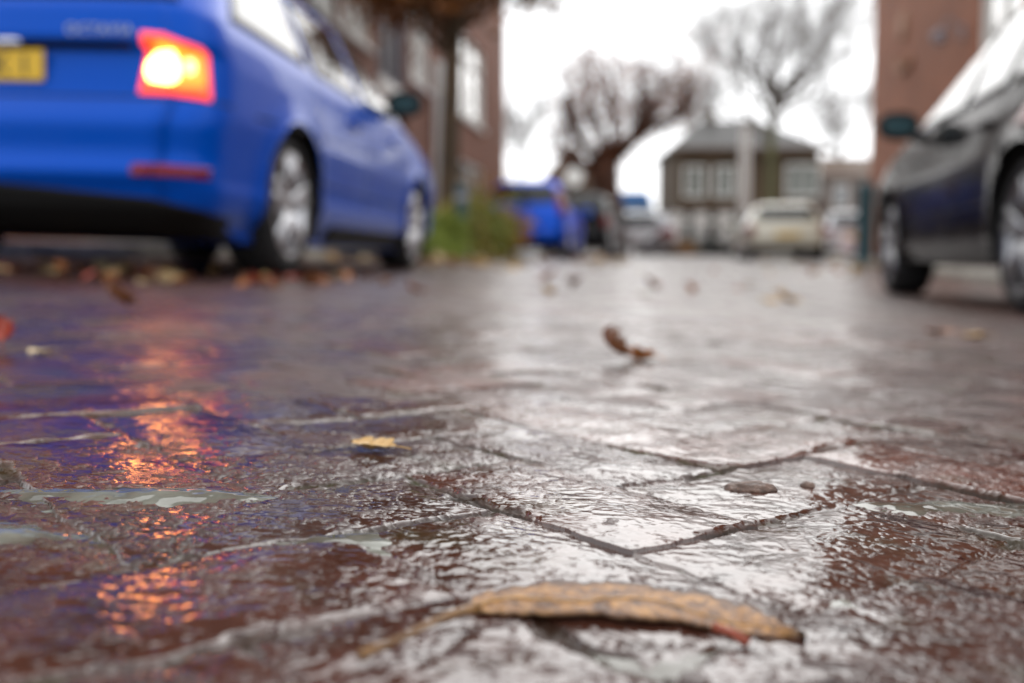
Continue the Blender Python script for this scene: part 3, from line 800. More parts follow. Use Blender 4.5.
def window(parent, x, y0, y1, z0, z1, face, frame=M['white'], depth=.10, pane=M['glass_house'], bars=1, sill=True):
    """face = +1 looks towards +x (street side) ; local coordinates"""
    fb = MB(); t = .07; cx = x + face * .02
    yc, w_ = (y0 + y1) / 2, abs(y1 - y0)
    fb.box((cx, y0 + t / 2, (z0 + z1) / 2), (depth, t, z1 - z0)); fb.box((cx, y1 - t / 2, (z0 + z1) / 2), (depth, t, z1 - z0))
    fb.box((cx, yc, z0 + t / 2), (depth - .004, w_ - 2 * t, t)); fb.box((cx, yc, z1 - t / 2), (depth - .004, w_ - 2 * t, t))
    for k in range(bars):
        yy = y0 + (y1 - y0) * (k + 1) / (bars + 1)
        fb.box((cx, yy, (z0 + z1) / 2), (depth - .02, .045, z1 - z0 - 2 * t))
    fb.box((cx, yc, z1 - (z1 - z0) * .28), (depth - .024, w_ - 2 * t, .045))
    f = fb.build('window', frame, parent)
    MB().box((x - face * .02, yc, (z0 + z1) / 2), (.02, w_ - 2 * t + .002, z1 - z0 - 2 * t + .002)).build('pane', pane, f)
    if sill: MB().box((x + face * .06, yc, z0 - .045), (.22, w_ + .14, .08), bev=.01).build('sill', M['white'], f)
    return f

curtain = mat('pale_curtain_glass', (.62, .61, .57), .12, 0, 1, spec=.8)
def left_house():
    side = -4.95
    a_end = facade_hit(505, side); a0 = 11.0
    root = street_empty('brick_house', a0, side, 'red brown brick house with white windows along the left pavement', 'house')
    Ln = a_end - a0; H = 9.0
    mb = MB()
    # front wall with real window openings
    wins = []
    def span(pa, pb): return sorted((facade_hit(pa, side) - a0, facade_hit(pb, side) - a0))
    up = [span(311, 340), span(346, 373), span(412, 430), span(459, 484)]
    lowz = (1.05, 2.65)
    low = [(y0, y1) for (y0, y1) in (up[0], up[1], up[3])]
    dk = span(379, 408)
    doors = [dk]
    holes = [(y0, y1, 3.72, 5.75) for (y0, y1) in up] + [(y0, y1, *lowz) for (y0, y1) in low] + [(dk[0], dk[1], 3.35, 5.4), (dk[0], dk[1], .35, 2.85)]
    ys = sorted({0, Ln, *[h[0] for h in holes], *[h[1] for h in holes]}); zs = sorted({-.1, H, *[h[2] for h in holes], *[h[3] for h in holes]})
    th = .3
    for i in range(len(ys) - 1):
        for j in range(len(zs) - 1):
            yc, zc = (ys[i] + ys[i + 1]) / 2, (zs[j] + zs[j + 1]) / 2
            if any(h[0] < yc < h[1] and h[2] < zc < h[3] for h in holes): continue
            mb.box((-th / 2, yc, zc), (th, ys[i + 1] - ys[i], zs[j + 1] - zs[j]))
    mb.box((-4.3, Ln - .15, H / 2 - .05), (8.0, .3, H + .1)); mb.box((-4.3, .15, H / 2 - .05), (8.0, .3, H + .1)); mb.box((-8.15, Ln / 2, H / 2), (.3, Ln - .6, H))
    mb.box((-4.2, Ln / 2, 3.1), (7.7, Ln - .62, .2))
    mb.build('wall', M['brick_l'], root)
    for (y0, y1) in up: window(root, -.10, y0, y1, 3.72, 5.75, 1, pane=curtain)
    for (y0, y1) in low: window(root, -.10, y0, y1, *lowz, 1)
    window(root, -.12, dk[0], dk[1], 3.35, 5.4, 1, frame=M['greyfr'], pane=M['door'], bars=2)
    MB().box((.0, (dk[0] + dk[1]) / 2, 3.2), (.12, dk[1] - dk[0], .22), bev=.01).build('lintel', M['white'], root)
    d = MB().box((-.2, (dk[0] + dk[1]) / 2, 1.6), (.06, dk[1] - dk[0] - .02, 2.48)).build('door', M['door'], root)
    MB().lathe([(0, 0), (.0, .03), (.05, .03), (.05, 0)], 12, c=(-.17, dk[0] + .2, 1.5)).build('handle', M['chrome'], d)
    MB().box((.15, (dk[0] + dk[1]) / 2, .17), (.7, dk[1] - dk[0], .34), bev=.01).build('step', M['pale_concrete'], root)
    ya = facade_hit(435, side) - a0
    mb = MB().box((.11, ya, 2.2), (.16, .34, 4.4), bev=.02)
    for z in (.9, 2.4, 3.7): mb.box((.12, ya, z), (.19, .40, .06))
    mb.build('downpipe', M['white'], root)
    mb = MB(); ov = .4
    mb.add([(ov, -.3, H), (ov, Ln + .3, H), (-4.15, Ln + .3, H + 3), (-4.15, -.3, H + 3), (-8.3 - ov, -.3, H), (-8.3 - ov, Ln + .3, H)], [(0, 1, 2, 3), (3, 2, 5, 4), (0, 3, 4), (1, 5, 2), (0, 4, 5, 1)])
    mb.build('roof', M['roofbrown'], root)
    MB().box((.46, Ln / 2, H - .08), (.14, Ln + .5, .14), bev=.02).build('gutter', M['white'], root)
left_house()

def right_house():
    side = 5.55
    a_end = facade_hit(867, side); a0 = 10.5
    root = street_empty('brick_house', a0, side, 'orange brown brick house rising behind the black hatchback', 'house')
    Ln = a_end - a0; H = 9.4; th = .3
    y1, y0 = facade_hit(972, side) - a0, facade_hit(1013, side) - a0
    yb = facade_hit(1100, side) - a0
    holes = [(y0, y1, 3.75, 5.7), (yb - 1.6, yb, 3.75, 5.7), (y0, y1, .95, 2.7), (yb - 1.6, yb, .95, 2.7)]
    ys = sorted({0, Ln, *[h[0] for h in holes], *[h[1] for h in holes]}); zs = sorted({-.6, H, *[h[2] for h in holes], *[h[3] for h in holes]})
    mb = MB()
    for i in range(len(ys) - 1):
        for j in range(len(zs) - 1):
            yc, zc = (ys[i] + ys[i + 1]) / 2, (zs[j] + zs[j + 1]) / 2
            if any(h[0] < yc < h[1] and h[2] < zc < h[3] for h in holes): continue
            mb.box((th / 2, yc, zc), (th, ys[i + 1] - ys[i], zs[j + 1] - zs[j]))
    mb.box((4.3, Ln - .15, H / 2 - .1), (8, .3, H)); mb.box((4.3, .15, H / 2 - .1), (8, .3, H)); mb.box((8.15, Ln / 2, H / 2), (.3, Ln - .6, H))
    mb.box((4.2, Ln / 2, 3.1), (7.7, Ln - .62, .2))
    mb.build('wall', M['brick_r'], root)
    for h in holes: window(root, .10, *h, -1, pane=curtain if h[2] > 3 else M['glass_house'])
    # raised brick ornament and an iron wall lamp
    yo = facade_hit(897, side) - a0
    mb = MB(); mb.lathe([(0, .0), (-.06, .0), (-.09, .28), (-.05, .36), (.01, .38)], 24, c=(-.005, yo, 5.75))
    pts = [(-.03, yo - .3 + .75 * math.sin(t), 5.0 - .45 * math.cos(t) + .1) for t in np.linspace(-.9, 1.5, 10)]
    mb.tube(pts, .10, 8)
    mb.build('ornament', mat('worn_brick_relief', (.34, .19, .12), .8, var=.2), root, smooth=True, fixn=True)
    yl = facade_hit(955, side) - a0
    mb = MB().box((-.02, yl, 4.5), (.06, .12, .3), bev=.01).tube([(-.03, yl, 4.55), (-.25, yl, 4.75), (-.42, yl, 4.6)], .025, 8)
    mb.lathe([(-.15, .05), (-.12, .12), (.05, .16), (.12, .05), (.14, .0)], 14, axis='z', c=(-.42, yl, 4.45))
    mb.build('wall_lamp', M['greyfr'], root, smooth=True, fixn=True)
    mb = MB(); ov = .4
    mb.add([(-ov, -.3, H), (-ov, Ln + .3, H), (4.15, Ln + .3, H + 3), (4.15, -.3, H + 3), (8.3 + ov, -.3, H), (8.3 + ov, Ln + .3, H)], [(0, 3, 2, 1), (3, 4, 5, 2), (0, 4, 3), (1, 2, 5), (0, 1, 5, 4)])
    mb.build('roof', M['roof'], root)
    MB().box((-.46, Ln / 2, H - .08), (.14, Ln + .5, .14), bev=.02).build('gutter', M['white'], root)
right_house()

def far_house():
    d = 60.; k = d / F
    x0, x1 = (676 - 512) * k, (816 - 512) * k
    zt = lambda py: at_depth(512, py, d).z
    g = Gf((x0 + x1) / 2, d)
    root = empty('detached_house', ((x0 + x1) / 2, d, g), 'dark brown house with a grey hipped roof closing the far end of the street', 'house')
    W = x1 - x0; eave = zt(149) - g; ridge = zt(111) - g
    mb = MB().box((0, 4, eave / 2 - .2), (W, 8, eave + .4)); mb.build('wall', M['brick_far'], root)
    mb = MB(); o = .4
    mb.add([(-W / 2 - o, -o, eave), (W / 2 + o, -o, eave), (W / 2 + o, 8 + o, eave), (-W / 2 - o, 8 + o, eave), (-W / 2 + 2.1, 4, ridge), (W / 2 - 2.9, 4, ridge)],
           [(0, 1, 5, 4), (1, 2, 5), (2, 3, 4, 5), (3, 0, 4), (3, 2, 1, 0)])
    r_ = mb.build('roof', M['roof'], root)
    MB().box((0, -.55, eave - .1), (W + 1.0, .2, .26)).build('gutter', M['roofbrown'], root)
    MB().box((-1.5, 4, ridge + .1), (.6, .6, 1.0)).build('chimney', M['brick_far'], r_)
    def win(pa, pb, ta, tb):
        xa, xb = (pa - 512) * k - (x0 + x1) / 2, (pb - 512) * k - (x0 + x1) / 2
        za, zb = zt(tb) - g, zt(ta) - g
        f = MB(); t = .12; xc, zc = (xa + xb) / 2, (za + zb) / 2
        f.box((xa + t / 2, -.02, zc), (t, .12, zb - za)).box((xb - t / 2, -.02, zc), (t, .12, zb - za)).box((xc, -.02, za + t / 2), (xb - xa - 2 * t, .12, t)).box((xc, -.02, zb - t / 2), (xb - xa - 2 * t, .12, t)).box((xc, -.02, zc), (.09, .11, zb - za - 2 * t))
        fo = f.build('window', M['white'], root)
        MB().box((xc, -.005, zc), (xb - xa - 2 * t, .04, zb - za - 2 * t)).build('pane', mat('hazy_pane', (.14, .15, .13), .25), fo)
    win(682, 704, 166, 197); win(712, 733, 166, 197); win(783, 816, 164, 197)
    win(683, 706, 214, 238); win(715, 735, 214, 238)
    MB().box((0, -.12, zt(206) - g), (W, .24, .35)).build('band_course', M['roofbrown'], root)
far_house()

def small_house():
    d = 62.; k = d / F
    g = Gf(4, d); xc = (570 - 512) * k
    root = empty('gabled_house', (xc, d, g), 'distant house with a steep brown gable behind the pollarded tree', 'house')
    z1, z0 = at_depth(512, 141, d).z - g, at_depth(512, 186, d).z - g
    MB().box((0, 4, z0 / 2 - .2), (3.6, 8, z0 + .4)).build('wall', M['brick_far'], root)
    mb = MB(); w = 2.1
    mb.add([(-w, -.3, z0 - .1), (w, -.3, z0 - .1), (.1, -.3, z1), (-w, 8.3, z0 - .1), (w, 8.3, z0 - .1), (.1, 8.3, z1)], [(0, 1, 2), (3, 5, 4), (0, 2, 5, 3), (1, 4, 5, 2), (0, 3, 4, 1)])
    mb.build('roof', M['roofbrown'], root)
    f = MB().lathe([(-.02, .0), (-.02, .55), (.03, .6), (.06, .62)], 20, c=(0, 0, 0)).build('window', M['white'], root); f.rotation_euler = (0, 0, R(90)); f.location = (.2, -.34, z0 + .55)
small_house()

def end_house():
    d = 66.; k = d / F; g = Gf(20, d)
    x0, x1 = (822 - 512) * k, (930 - 512) * k
    root = empty('terraced_house', ((x0 + x1) / 2, d, g), 'far brown terrace glimpsed between the dark house and the right corner', 'house')
    H = at_depth(512, 176, d).z - g; W = x1 - x0
    MB().box((0, 4, H / 2 - .2), (W, 8, H + .4)).build('wall', brick_mat('taupe_brick', (.26, .20, .17), (.20, .15, .13), (.25, .22, .2)), root)
    MB().add([(-W / 2 - .3, -.3, H), (W / 2 + .3, -.3, H), (W / 2 + .3, 8.3, H), (-W / 2 - .3, 8.3, H), (-W / 2 - .3, 4, H + 1.6), (W / 2 + .3, 4, H + 1.6)], [(0, 1, 5, 4), (2, 3, 4, 5), (1, 2, 5), (3, 0, 4), (3, 2, 1, 0)]).build('roof', M['roofbrown'], root)
    for xx in np.arange(-W / 2 + .6, W / 2 - .8, 1.9):
        f = MB().box((xx + .45, -.03, H - 1.3), (.95, .1, 1.5)).build('window', M['white'], root)
        MB().box((xx + .45, -.06, H - 1.3), (.75, .06, 1.28)).build('pane', M['glass_house'], f)
end_house()

# ------------------------------------------------------------------ trees and plants
def rvec(): return Vector((random.gauss(0, 1), random.gauss(0, 1), random.gauss(0, 1))).normalized()
def branch(mb, p, d, L, r, lev, tips, wig=.25, up=.12, kids=(3, 4), minr=.004, spread=.75, nseg=5):
    pts = [p.copy()]; rad = [r]; q = p.copy(); dd = d.normalized()
    for i in range(nseg):
        dd = (dd + rvec() * wig * .5 + Vector((0, 0, up))).normalized()
        q = q + dd * (L / nseg); pts.append(q.copy()); rad.append(max(minr, r * (1 - .55 * (i + 1) / nseg)))
    mb.tube(pts, rad, 6 if r > .03 else 4, cap=False)
    if lev == 0: tips.append((q, dd)); return
    for k in range(random.randint(*kids)):
        i = random.randint(2, nseg) if k else nseg
        ax = rvec(); nd = (dd + (ax - dd * ax.dot(dd)).normalized() * spread * random.uniform(.6, 1.2)).normalized()
        branch(mb, pts[i], nd, L * random.uniform(.55, .8), max(minr, rad[i] * random.uniform(.55, .8)), lev - 1, tips, wig, up, kids, minr, spread, nseg)

def leaf_cloud(mb, centres, n, spread, size, flat=1.0):
    vs = []; fs = []
    for i in range(n):
        c = random.choice(centres); p = c + Vector((random.gauss(0, spread), random.gauss(0, spread), random.gauss(0, spread * flat)))
        a = rvec(); b = a.cross(rvec()).normalized(); s_ = size * random.uniform(.5, 1.3)
        o = len(vs)
        vs += [p - a * s_, p + b * s_ * .5, p + a * s_, p - b * s_ * .5]; fs.append((o, o + 1, o + 2, o + 3))
    return mb.add(vs, fs)

# street tree in the planting bed, still holding rusty leaves
p = at_depth(449, 262, 15.0); gx, gy = p.x, p.y; gz = Gf(gx, gy) + .05
random.seed(11)
t = empty('street_tree', (gx, gy, gz), 'slim street tree with rusty brown leaves in the planting bed on the left', 'tree')
tr = MB(); tips = []
tr.tube([(0, 0, -.1), (.0, 0, .15), (.02, 0, 1.5), (.06, 0, 2.8), (.10, .02, 3.6)], [.21, .17, .15, .135, .12], 12)
cr = MB(); cents = []
for k in range(9):
    a = 2 * PI * k / 9; d = Vector((math.cos(a), math.sin(a), random.uniform(.1, .9)))
    branch(tr, Vector((.08, 0, random.uniform(2.9, 3.6))), d, random.uniform(.8, 1.2), .045, 2, tips, kids=(2, 3))
tr.build('trunk', M['bark'], t, smooth=True)
leaf_cloud(cr, [q for q, _ in tips], 10500, .27, .075)
cr.build('crown', M['leafbrown'], t)

# pollarded tree up the street
random.seed(5)
p = at_depth(612, 262, 31.0); gz = Gf(p.x, p.y)
t = empty('pollarded_tree', (p.x, p.y, gz), 'dark knotty pollarded tree with upright twigs left of the far house', 'tree')
tr = MB(); tips = []; K = 31 / F
P0 = lambda px, py, dy=0: Vector(((px - 612) * K, dy, at_depth(512, py, 31).z - gz))
tr.tube([P0(616, 258), P0(614, 215), P0(608, 195), P0(603, 178), P0(606, 160)], [.44, .36, .38, .48, .40], 10)
limbs = [[(606, 165), (585, 148), (568, 128), (562, 108)], [(606, 160), (600, 135), (590, 110), (585, 90)], [(606, 160), (615, 138), (612, 110), (616, 88)], [(606, 166), (632, 140), (650, 128), (672, 118)], [(610, 160), (634, 132), (655, 108), (662, 90)], [(600, 170), (575, 160), (556, 150)], [(632, 140), (640, 118), (640, 95)], [(655, 127), (680, 112), (690, 96)]]
for i, l in enumerate(limbs):
    pts = [P0(a, b, (i % 3 - 1) * .25 * j) for j, (a, b) in enumerate(l)]
    tr.tube(pts, [.21 - .04 * j for j in range(len(pts))], 8)
    for pt in pts[1:]:
        for k in range(9):
            d = Vector((random.gauss(0, .7), random.gauss(0, .7), 1))
            branch(tr, pt, d, random.uniform(.35, .85), .016, 2, tips, kids=(1, 3), minr=.008, spread=.4)
tr.build('trunk', M['bark_red'], t, smooth=True)
cr = MB(); leaf_cloud(cr, [P0(a, b + 4) for l in limbs for a, b in l] * 3 + [q for q, _ in tips[::5]], 5000, .25, .075)
cr.build('crown', M['leafdark'], t)

def bare_tree(px, depth, ztrunk_py, height_py, half, label, m, tm, seed, kids=(3, 4), lev=4, r=.16, minr=.012):
    random.seed(seed)
    p = at_depth(px, 262, depth); gz = Gf(p.x, p.y)
    t = empty('bare_tree', (p.x, p.y, gz), label, 'tree')
    z1 = at_depth(512, ztrunk_py, depth).z - gz; z2 = at_depth(512, height_py, depth).z - gz
    tr = MB(); tr.tube([(0, 0, -.1), (.03, 0, z1 * .5), (0, 0, z1), (0, 0, z1 + (z2 - z1) * .45)], [r * 1.25, r, r * .85, r * .5], 10)
    tr.build('trunk', tm, t, smooth=True)
    cr = MB(); tips = []
    for k in range(22):
        a = 2 * PI * k * 5 / 22 + random.random(); d = Vector((math.cos(a), math.sin(a), random.uniform(.35, 1.3)))
        branch(cr, Vector((0, 0, z1 + (z2 - z1) * random.uniform(0, .42))), d, half * random.uniform(.45, .62), r * .42, lev, tips, kids=kids, minr=minr, spread=.7, up=.08)
    cr.build('crown', m, t)
bare_tree(769, 50, 150, 0, 6.0, 'tall bare tree with a mossy trunk standing before the far dark house', M['twig'], M['bark_green'], 21, lev=4, r=.24, kids=(3, 4), minr=.009)
bare_tree(520, 75, 175, 70, 3.4, 'faint bare tree far off beside the left house corner', M['twig'], M['twig'], 22, lev=3, kids=(2, 4), r=.13, minr=.016)
bare_tree(838, 72, 170, 60, 4.2, 'thin bare tree far off against the right house edge', M['twig'], M['twig'], 23, lev=3, kids=(2, 4), r=.15, minr=.016)
bare_tree(690, 82, 150, 70, 4.0, 'wispy bare tree far behind the pollarded tree', M['twig'], M['twig'], 24, lev=3, kids=(2, 4), r=.15, minr=.016)

# planting bed
mb = MB(); P = []
for a in np.arange(10.9, 17.6, .35):
    row = []
    for s_ in (-3.95, -3.5, -3.0, -2.6, -2.42):
        x, y = street(a, s_); row.append((x, y, Gf(x, y) + (.0 if s_ in (-2.42,) else .06 + .02 * random.random())))
    P.append(row)
mb.grid(P); tag(mb.build('planting_bed', M['soil'], smooth=True, fixn=True), 'bare soil of the planting bed around the street tree', 'soil', kind='structure')

def shrub(px, depth, top_py, w, m, label, n=900, group='shrubs in the planting bed', grassy=False):
    p = at_depth(px, 262, depth); gz = Gf(p.x, p.y) + .04
    t = empty('shrub', (p.x, p.y, gz), label, 'shrub', group)
    H = at_depth(512, top_py, depth).z - gz
    st = MB(); tips = []
    if grassy:
        fo = MB()
        for k in range(n):
            a = random.uniform(0, 2 * PI); l = H * random.uniform(.6, 1.1); lean = random.uniform(.05, .5)
            b = Vector((random.gauss(0, w * .3), random.gauss(0, w * .3), 0)); d = Vector((math.cos(a), math.sin(a), 0))
            pts = [b, b + d * lean * l * .3 + Vector((0, 0, l * .55)), b + d * lean * l + Vector((0, 0, l * (1 - lean * .4)))]
            sd = Vector((-d.y, d.x, 0)) * .008
            fo.add([pts[0] - sd, pts[0] + sd, pts[1] + sd, pts[1] - sd, pts[2]], [(0, 1, 2, 3), (3, 2, 4)])
        fo.build('foliage', m, t)
        MB().lathe([(0, w * .3), (.06, w * .22), (.1, 0)], 10, axis='z').build('base', M['soil'], t)
        return
    for k in range(10):
        a = random.uniform(0, 2 * PI)
        branch(st, Vector((random.uniform(-.1, .1), random.uniform(-.1, .1), -.03)), Vector((math.cos(a) * .6, math.sin(a) * .6, 1)), H * .5, .014, 2, tips, kids=(2, 3), minr=.003)
    st.build('stem', M['bark'], t)
    fo = MB(); cs = [Vector((random.gauss(0, w * .3), random.gauss(0, w * .3), random.uniform(.15, .92) * H)) for _ in range(26)]
    leaf_cloud(fo, cs, int(n * 1.6), .13, .045); fo.build('foliage', m, t)
random.seed(3)
shrub(440, 12.4, 206, .55, M['shrub_g'], 'green tufted plant at the near left of the planting bed', 900, grassy=True)
shrub(460, 13.6, 212, .60, M['shrub_o'], 'olive shrub beside the grey post in the planting bed', 1300)
shrub(478, 14.6, 207, .60, M['shrub_g'], 'dark green shrub in the middle of the planting bed', 1500)
shrub(499, 15.8, 216, .55, M['shrub_r'], 'amber brown shrub right of the dark green one', 1500)
shrub(472, 16.8, 176, .9, M['shrub_r'], 'tall amber shrub at the back of the planting bed', 1100)
shrub(684, 33.6, 244, .6, M['shrub_r'], 'small yellowish bush at the foot of the white fence', 300, group=None)

# posts, lamp column, bag
def post(px, depth, top_py, r, m, name, label, cat):
    p = at_depth(px, 262, depth); s0 = p.x * SY - p.y * SX
    gz = Gf(p.x, p.y) + (.08 if s0 > 3.5 else .03); H = at_depth(512, top_py, depth).z - gz
    o = empty(name, (p.x, p.y, gz), label, cat)
    MB().lathe([(-.05, r), (H * .88, r), (H * .9, r * 1.08), (H * .96, r * 1.08), (H, r * .8), (H + .01, 0)], 20, axis='z').build('shaft', m, o, smooth=True)
    MB().lathe([(-.03, r * 1.5), (.05, r * 1.5), (.08, r * 1.02)], 20, axis='z').build('foot', m, o)
    MB().lathe([(0, r * 1.02), (.0, r * 1.05), (.08, r * 1.05), (.08, r * 1.02)], 20, axis='z', c=(0, 0, H * .78)).build('reflective_band', M['greyfr'] if cat == 'bollard' else m, o)
post(462, 13.0, 184, .085, M['teal'], 'bollard', 'grey teal post standing among the planting bed shrubs', 'bollard')
post(864, 17.5, 183, .14, M['teal'], 'waste_bin_post', 'dark teal post on the right pavement before the brick corner', 'post')

p = at_depth(743, 262, 34); gz = Gf(p.x, p.y)
o = empty('lamp_column', (p.x, p.y, gz), 'pale concrete column standing in front of the far dark house', 'column')
H = at_depth(512, 126, 34).z - gz
MB().lathe([(-.1, .26), (.9, .26), (1.0, .20), (H, .17), (H + .01, 0)], 20, axis='z').build('shaft', mat('column_concrete', (.46, .43, .40), .7, var=.15), o, smooth=True)
MB().box((0, 0, .45), (.56, .56, .5), bev=.05).build('base', M['pale_concrete'], o)

# white fence before the far house
x0, x1, d = (668 - 512) / F * 38, (752 - 512) / F * 38, 38.0
g = Gf((x0 + x1) / 2, d)
o = empty('picket_fence', ((x0 + x1) / 2, d, g), 'white picket fence in front of the far dark house', 'fence')
W = x1 - x0; H = at_depth(512, 213, d).z - g
mb = MB()
for k in range(int(W / .115)):
    if k % 8 < 5: mb.box((-W / 2 + .05 + k * .115, 0, H / 2 + .08), (.10, .025, H - .1 + .05 * (k % 2)))
mb.build('pickets', M['white'], o)
for z in (.35, H - .3): MB().box((0, .035, z), (W, .04, .09)).build('rail', M['white'], o)
for k in range(4): MB().box((-W / 2 + k * W / 3, .08, H / 2), (.1, .1, H + .1)).build('post', M['greyfr'], o)

hp = empty('hedge', ((x0 + x1) / 2 + .6, d + 1.0, g), 'dark clipped hedge growing behind the white fence', 'hedge')
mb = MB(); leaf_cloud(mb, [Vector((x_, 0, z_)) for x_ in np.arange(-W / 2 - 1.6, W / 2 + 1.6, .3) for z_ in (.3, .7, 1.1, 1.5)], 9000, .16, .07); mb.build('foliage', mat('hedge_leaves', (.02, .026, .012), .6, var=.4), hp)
mb = MB()
for x_ in np.arange(-W / 2 - 1.4, W / 2 + 1.4, .6): mb.tube([(x_, 0, -.05), (x_ + .05, 0, .6), (x_, .05, 1.3)], [.05, .035, .015], 6)
mb.build('stem', M['bark'], hp)
hp = empty('hedge', ((x0 + x1) / 2 - .4, d - .5, g), 'low dark leafy strip standing in for shadow at the foot of the white fence', 'hedge')  # leafy strip added as the dark shadow band below the fence
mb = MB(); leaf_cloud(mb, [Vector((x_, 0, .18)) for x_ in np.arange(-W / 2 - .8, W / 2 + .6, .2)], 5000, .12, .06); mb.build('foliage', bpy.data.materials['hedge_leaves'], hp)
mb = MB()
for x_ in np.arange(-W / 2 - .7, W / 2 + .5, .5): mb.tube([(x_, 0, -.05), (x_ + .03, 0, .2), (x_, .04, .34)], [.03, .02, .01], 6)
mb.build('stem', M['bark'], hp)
# bicycles leaning at the fence
def bicycle(x, y, rz, m, label):
    root = empty('bicycle', (x, y, Gf(x, y)), label, 'bicycle', 'bicycles at the white fence', rz=rz)
    for yy in (-.54, .54):
        w = MB(); w.lathe([(-.02, .33), (0, .355), (.02, .33), (0, .31)], 28, c=(0, yy, .355), closed=True)
        for k in range(8):
            t = PI * k / 8; w.tube([(0, yy - .32 * math.cos(t), .355 - .32 * math.sin(t)), (0, yy + .32 * math.cos(t), .355 + .32 * math.sin(t))], .003, 4)
        w.build('wheel', M['tyre'], root, fixn=True)
    f = MB(); bb, hd, st = (0, -.05, .30), (0, .38, .85), (0, -.20, .85)
    for a, b in ((bb, hd), (bb, st), (st, (0, .36, .90)), (bb, (0, -.54, .355)), (st, (0, -.54, .355)), ((0, .36, .95), (0, .54, .355))): f.tube([a, b], .018, 6)
    f.build('frame', m, root)
    MB().box((0, -.22, .93), (.15, .26, .06), bev=.02).build('saddle', M['black'], root)
    MB().tube([(-.28, .22, 1.03), (-.1, .34, 1.02), (.1, .34, 1.02), (.28, .22, 1.03)], .014, 6).build('handlebar', M['black'], root)
bicycle(690 * 0 + at_depth(694, 262, 37).x, 37.0, R(84), M['teal'], 'dark bicycle leaning at the left part of the white fence')
bicycle(at_depth(716, 262, 37).x, 37.1, R(95), M['door'], 'black bicycle leaning at the right part of the white fence')

# small blue-roofed van behind the silver car
def van():
    d = 41.; x = at_depth(632, 262, d).x; g = Gf(x, d)
    root = empty('box_van', (x, d, g), 'box van with a blue raised roof behind the pollarded tree trunk', 'van')
    H = at_depth(512, 191, d).z - g; zm = at_depth(512, 203, d).z - g; zb = at_depth(512, 214, d).z - g
    def frus(w0, w1, z0, z1, l0=4.6, l1=4.2):
        return MB().add([(-w0, 0, z0), (w0, 0, z0), (w0, l0, z0), (-w0, l0, z0), (-w1, .25, z1), (w1, .25, z1), (w1, l1, z1), (-w1, l1, z1)], [(3, 2, 1, 0), (4, 5, 6, 7), (0, 1, 5, 4), (1, 2, 6, 5), (2, 3, 7, 6), (3, 0, 4, 7)])
    frus(1.02, .98, .35, zb).build('body', M['silver'], root)
    frus(.99, .80, zb + .002, zm).build('window', mat('blue_tinted_glass', (.16, .25, .38), .15), root)
    frus(.82, .66, zm + .002, H).build('roof', M['bluecloth'], root)
    for yy in (.9, 3.7):
        for sd in (1, -1): MB().lathe([(-.1, .01), (-.1, .28), (-.08, .32), (.08, .32), (.1, .28), (.1, .01)], 20, c=(sd * .88, yy, .32)).build('wheel', M['tyre'], root, fixn=True)
van()

p = at_depth(848, 262, 25); gz = Gf(p.x, p.y)
mb = MB(); P = []
random.seed(2)
for i in range(13):
    v = i / 12; row = []
    for k in range(21):
        t = 2 * PI * k / 20
        r_ = .27 * (math.sin(PI * min(v * 1.05, 1)) ** .6 * (1 - .35 * v)) * (1 + .06 * math.sin(5 * t + 3 * v)) + .02
        row.append((p.x + r_ * math.cos(t), p.y + r_ * math.sin(t), gz + .08 + .52 * v))
    P.append(row)
mb.grid(P); tag(mb.build('rubbish_bag', M['pinkbag'], smooth=True, fixn=True), 'pale pink rubbish bag set down right of the cream white car', 'bag')

# ------------------------------------------------------------------ fallen leaves
def leaf_mesh(seed, m, lobes=5, curl=.25, name='fallen_leaf'):
    random.seed(seed); P = []; n = 22; mb = MB()
    ph = random.random() * 6; tw = random.uniform(-1, 1)
    for i in range(n + 1):
        t = i / n; w = .42 * math.sin(PI * min(1, t * .97 + .02)) ** .75 * (1 + .30 * math.sin(lobes * 2 * PI * t + ph)) + .004
        row = []
        for j in range(-5, 6):
            s_ = j / 5
            z = curl * (abs(s_) ** 1.6) * w * 1.6 + curl * .5 * (2 * t - 1) ** 2 + .05 * math.sin(9 * t + 4 * s_ + ph) * w + tw * .18 * s_ * (t - .4)
            row.append((s_ * w * (1 - .35 * curl * abs(s_)), t - .5 + .06 * abs(s_) * math.sin(lobes * 2 * PI * t), z))
        P.append(row)
    mb.grid(P)
    mb.tube([(0, -.5, .5 * curl), (.02, -.66, .45 * curl), (.06, -.85, .3 * curl)], [.016, .013, .016], 6)
    o = mb.build(name, m, smooth=True)
    zs = [v[2] for v in mb.v]; o['zmin'] = min(zs); o['zmax'] = max(zs)
    return o
kinds = ['brown', 'tan', 'orange', 'red', 'pale']
protos = {}
for i, k in enumerate(kinds):
    for c, cu in enumerate((.18, .42)):
        protos[(k, c)] = leaf_mesh(40 + i * 7 + c, M['l_' + k], lobes=3 + (i + c) % 3, curl=cu)
used_proto = set()
def put_leaf(px, py, size, kind, label, group=None, c=0, tilt=(0, 0), rz=None, pos=None, up=.0):
    pr = protos[(kind, c)]
    if (kind, c) in used_proto: o = pr.copy(); C.objects.link(o)
    else: o = pr; used_proto.add((kind, c))
    q = pos or on_ground(px, py)
    zmin = o['zmin']
    o.scale = (size,) * 3
    rz = random.uniform(0, 2 * PI) if rz is None else rz
    o.rotation_euler = (tilt[0], tilt[1], rz)
    rm = o.rotation_euler.to_matrix(); lift = -min((rm @ v.co).z for v in o.data.vertices) * size - .004 * (abs(tilt[0]) > .3)
    h = local_h(q.x, q.y) if q.length < 2 else Gf(q.x, q.y)
    o.location = (q.x, q.y, h + lift + .001 + up)
    tag(o, label, 'leaf', group)
    return o
random.seed(99)
put_leaf(609, 364, .058, 'brown', 'dark brown curled leaf standing on edge in mid road', None, 1, (R(40), R(38)), R(70))
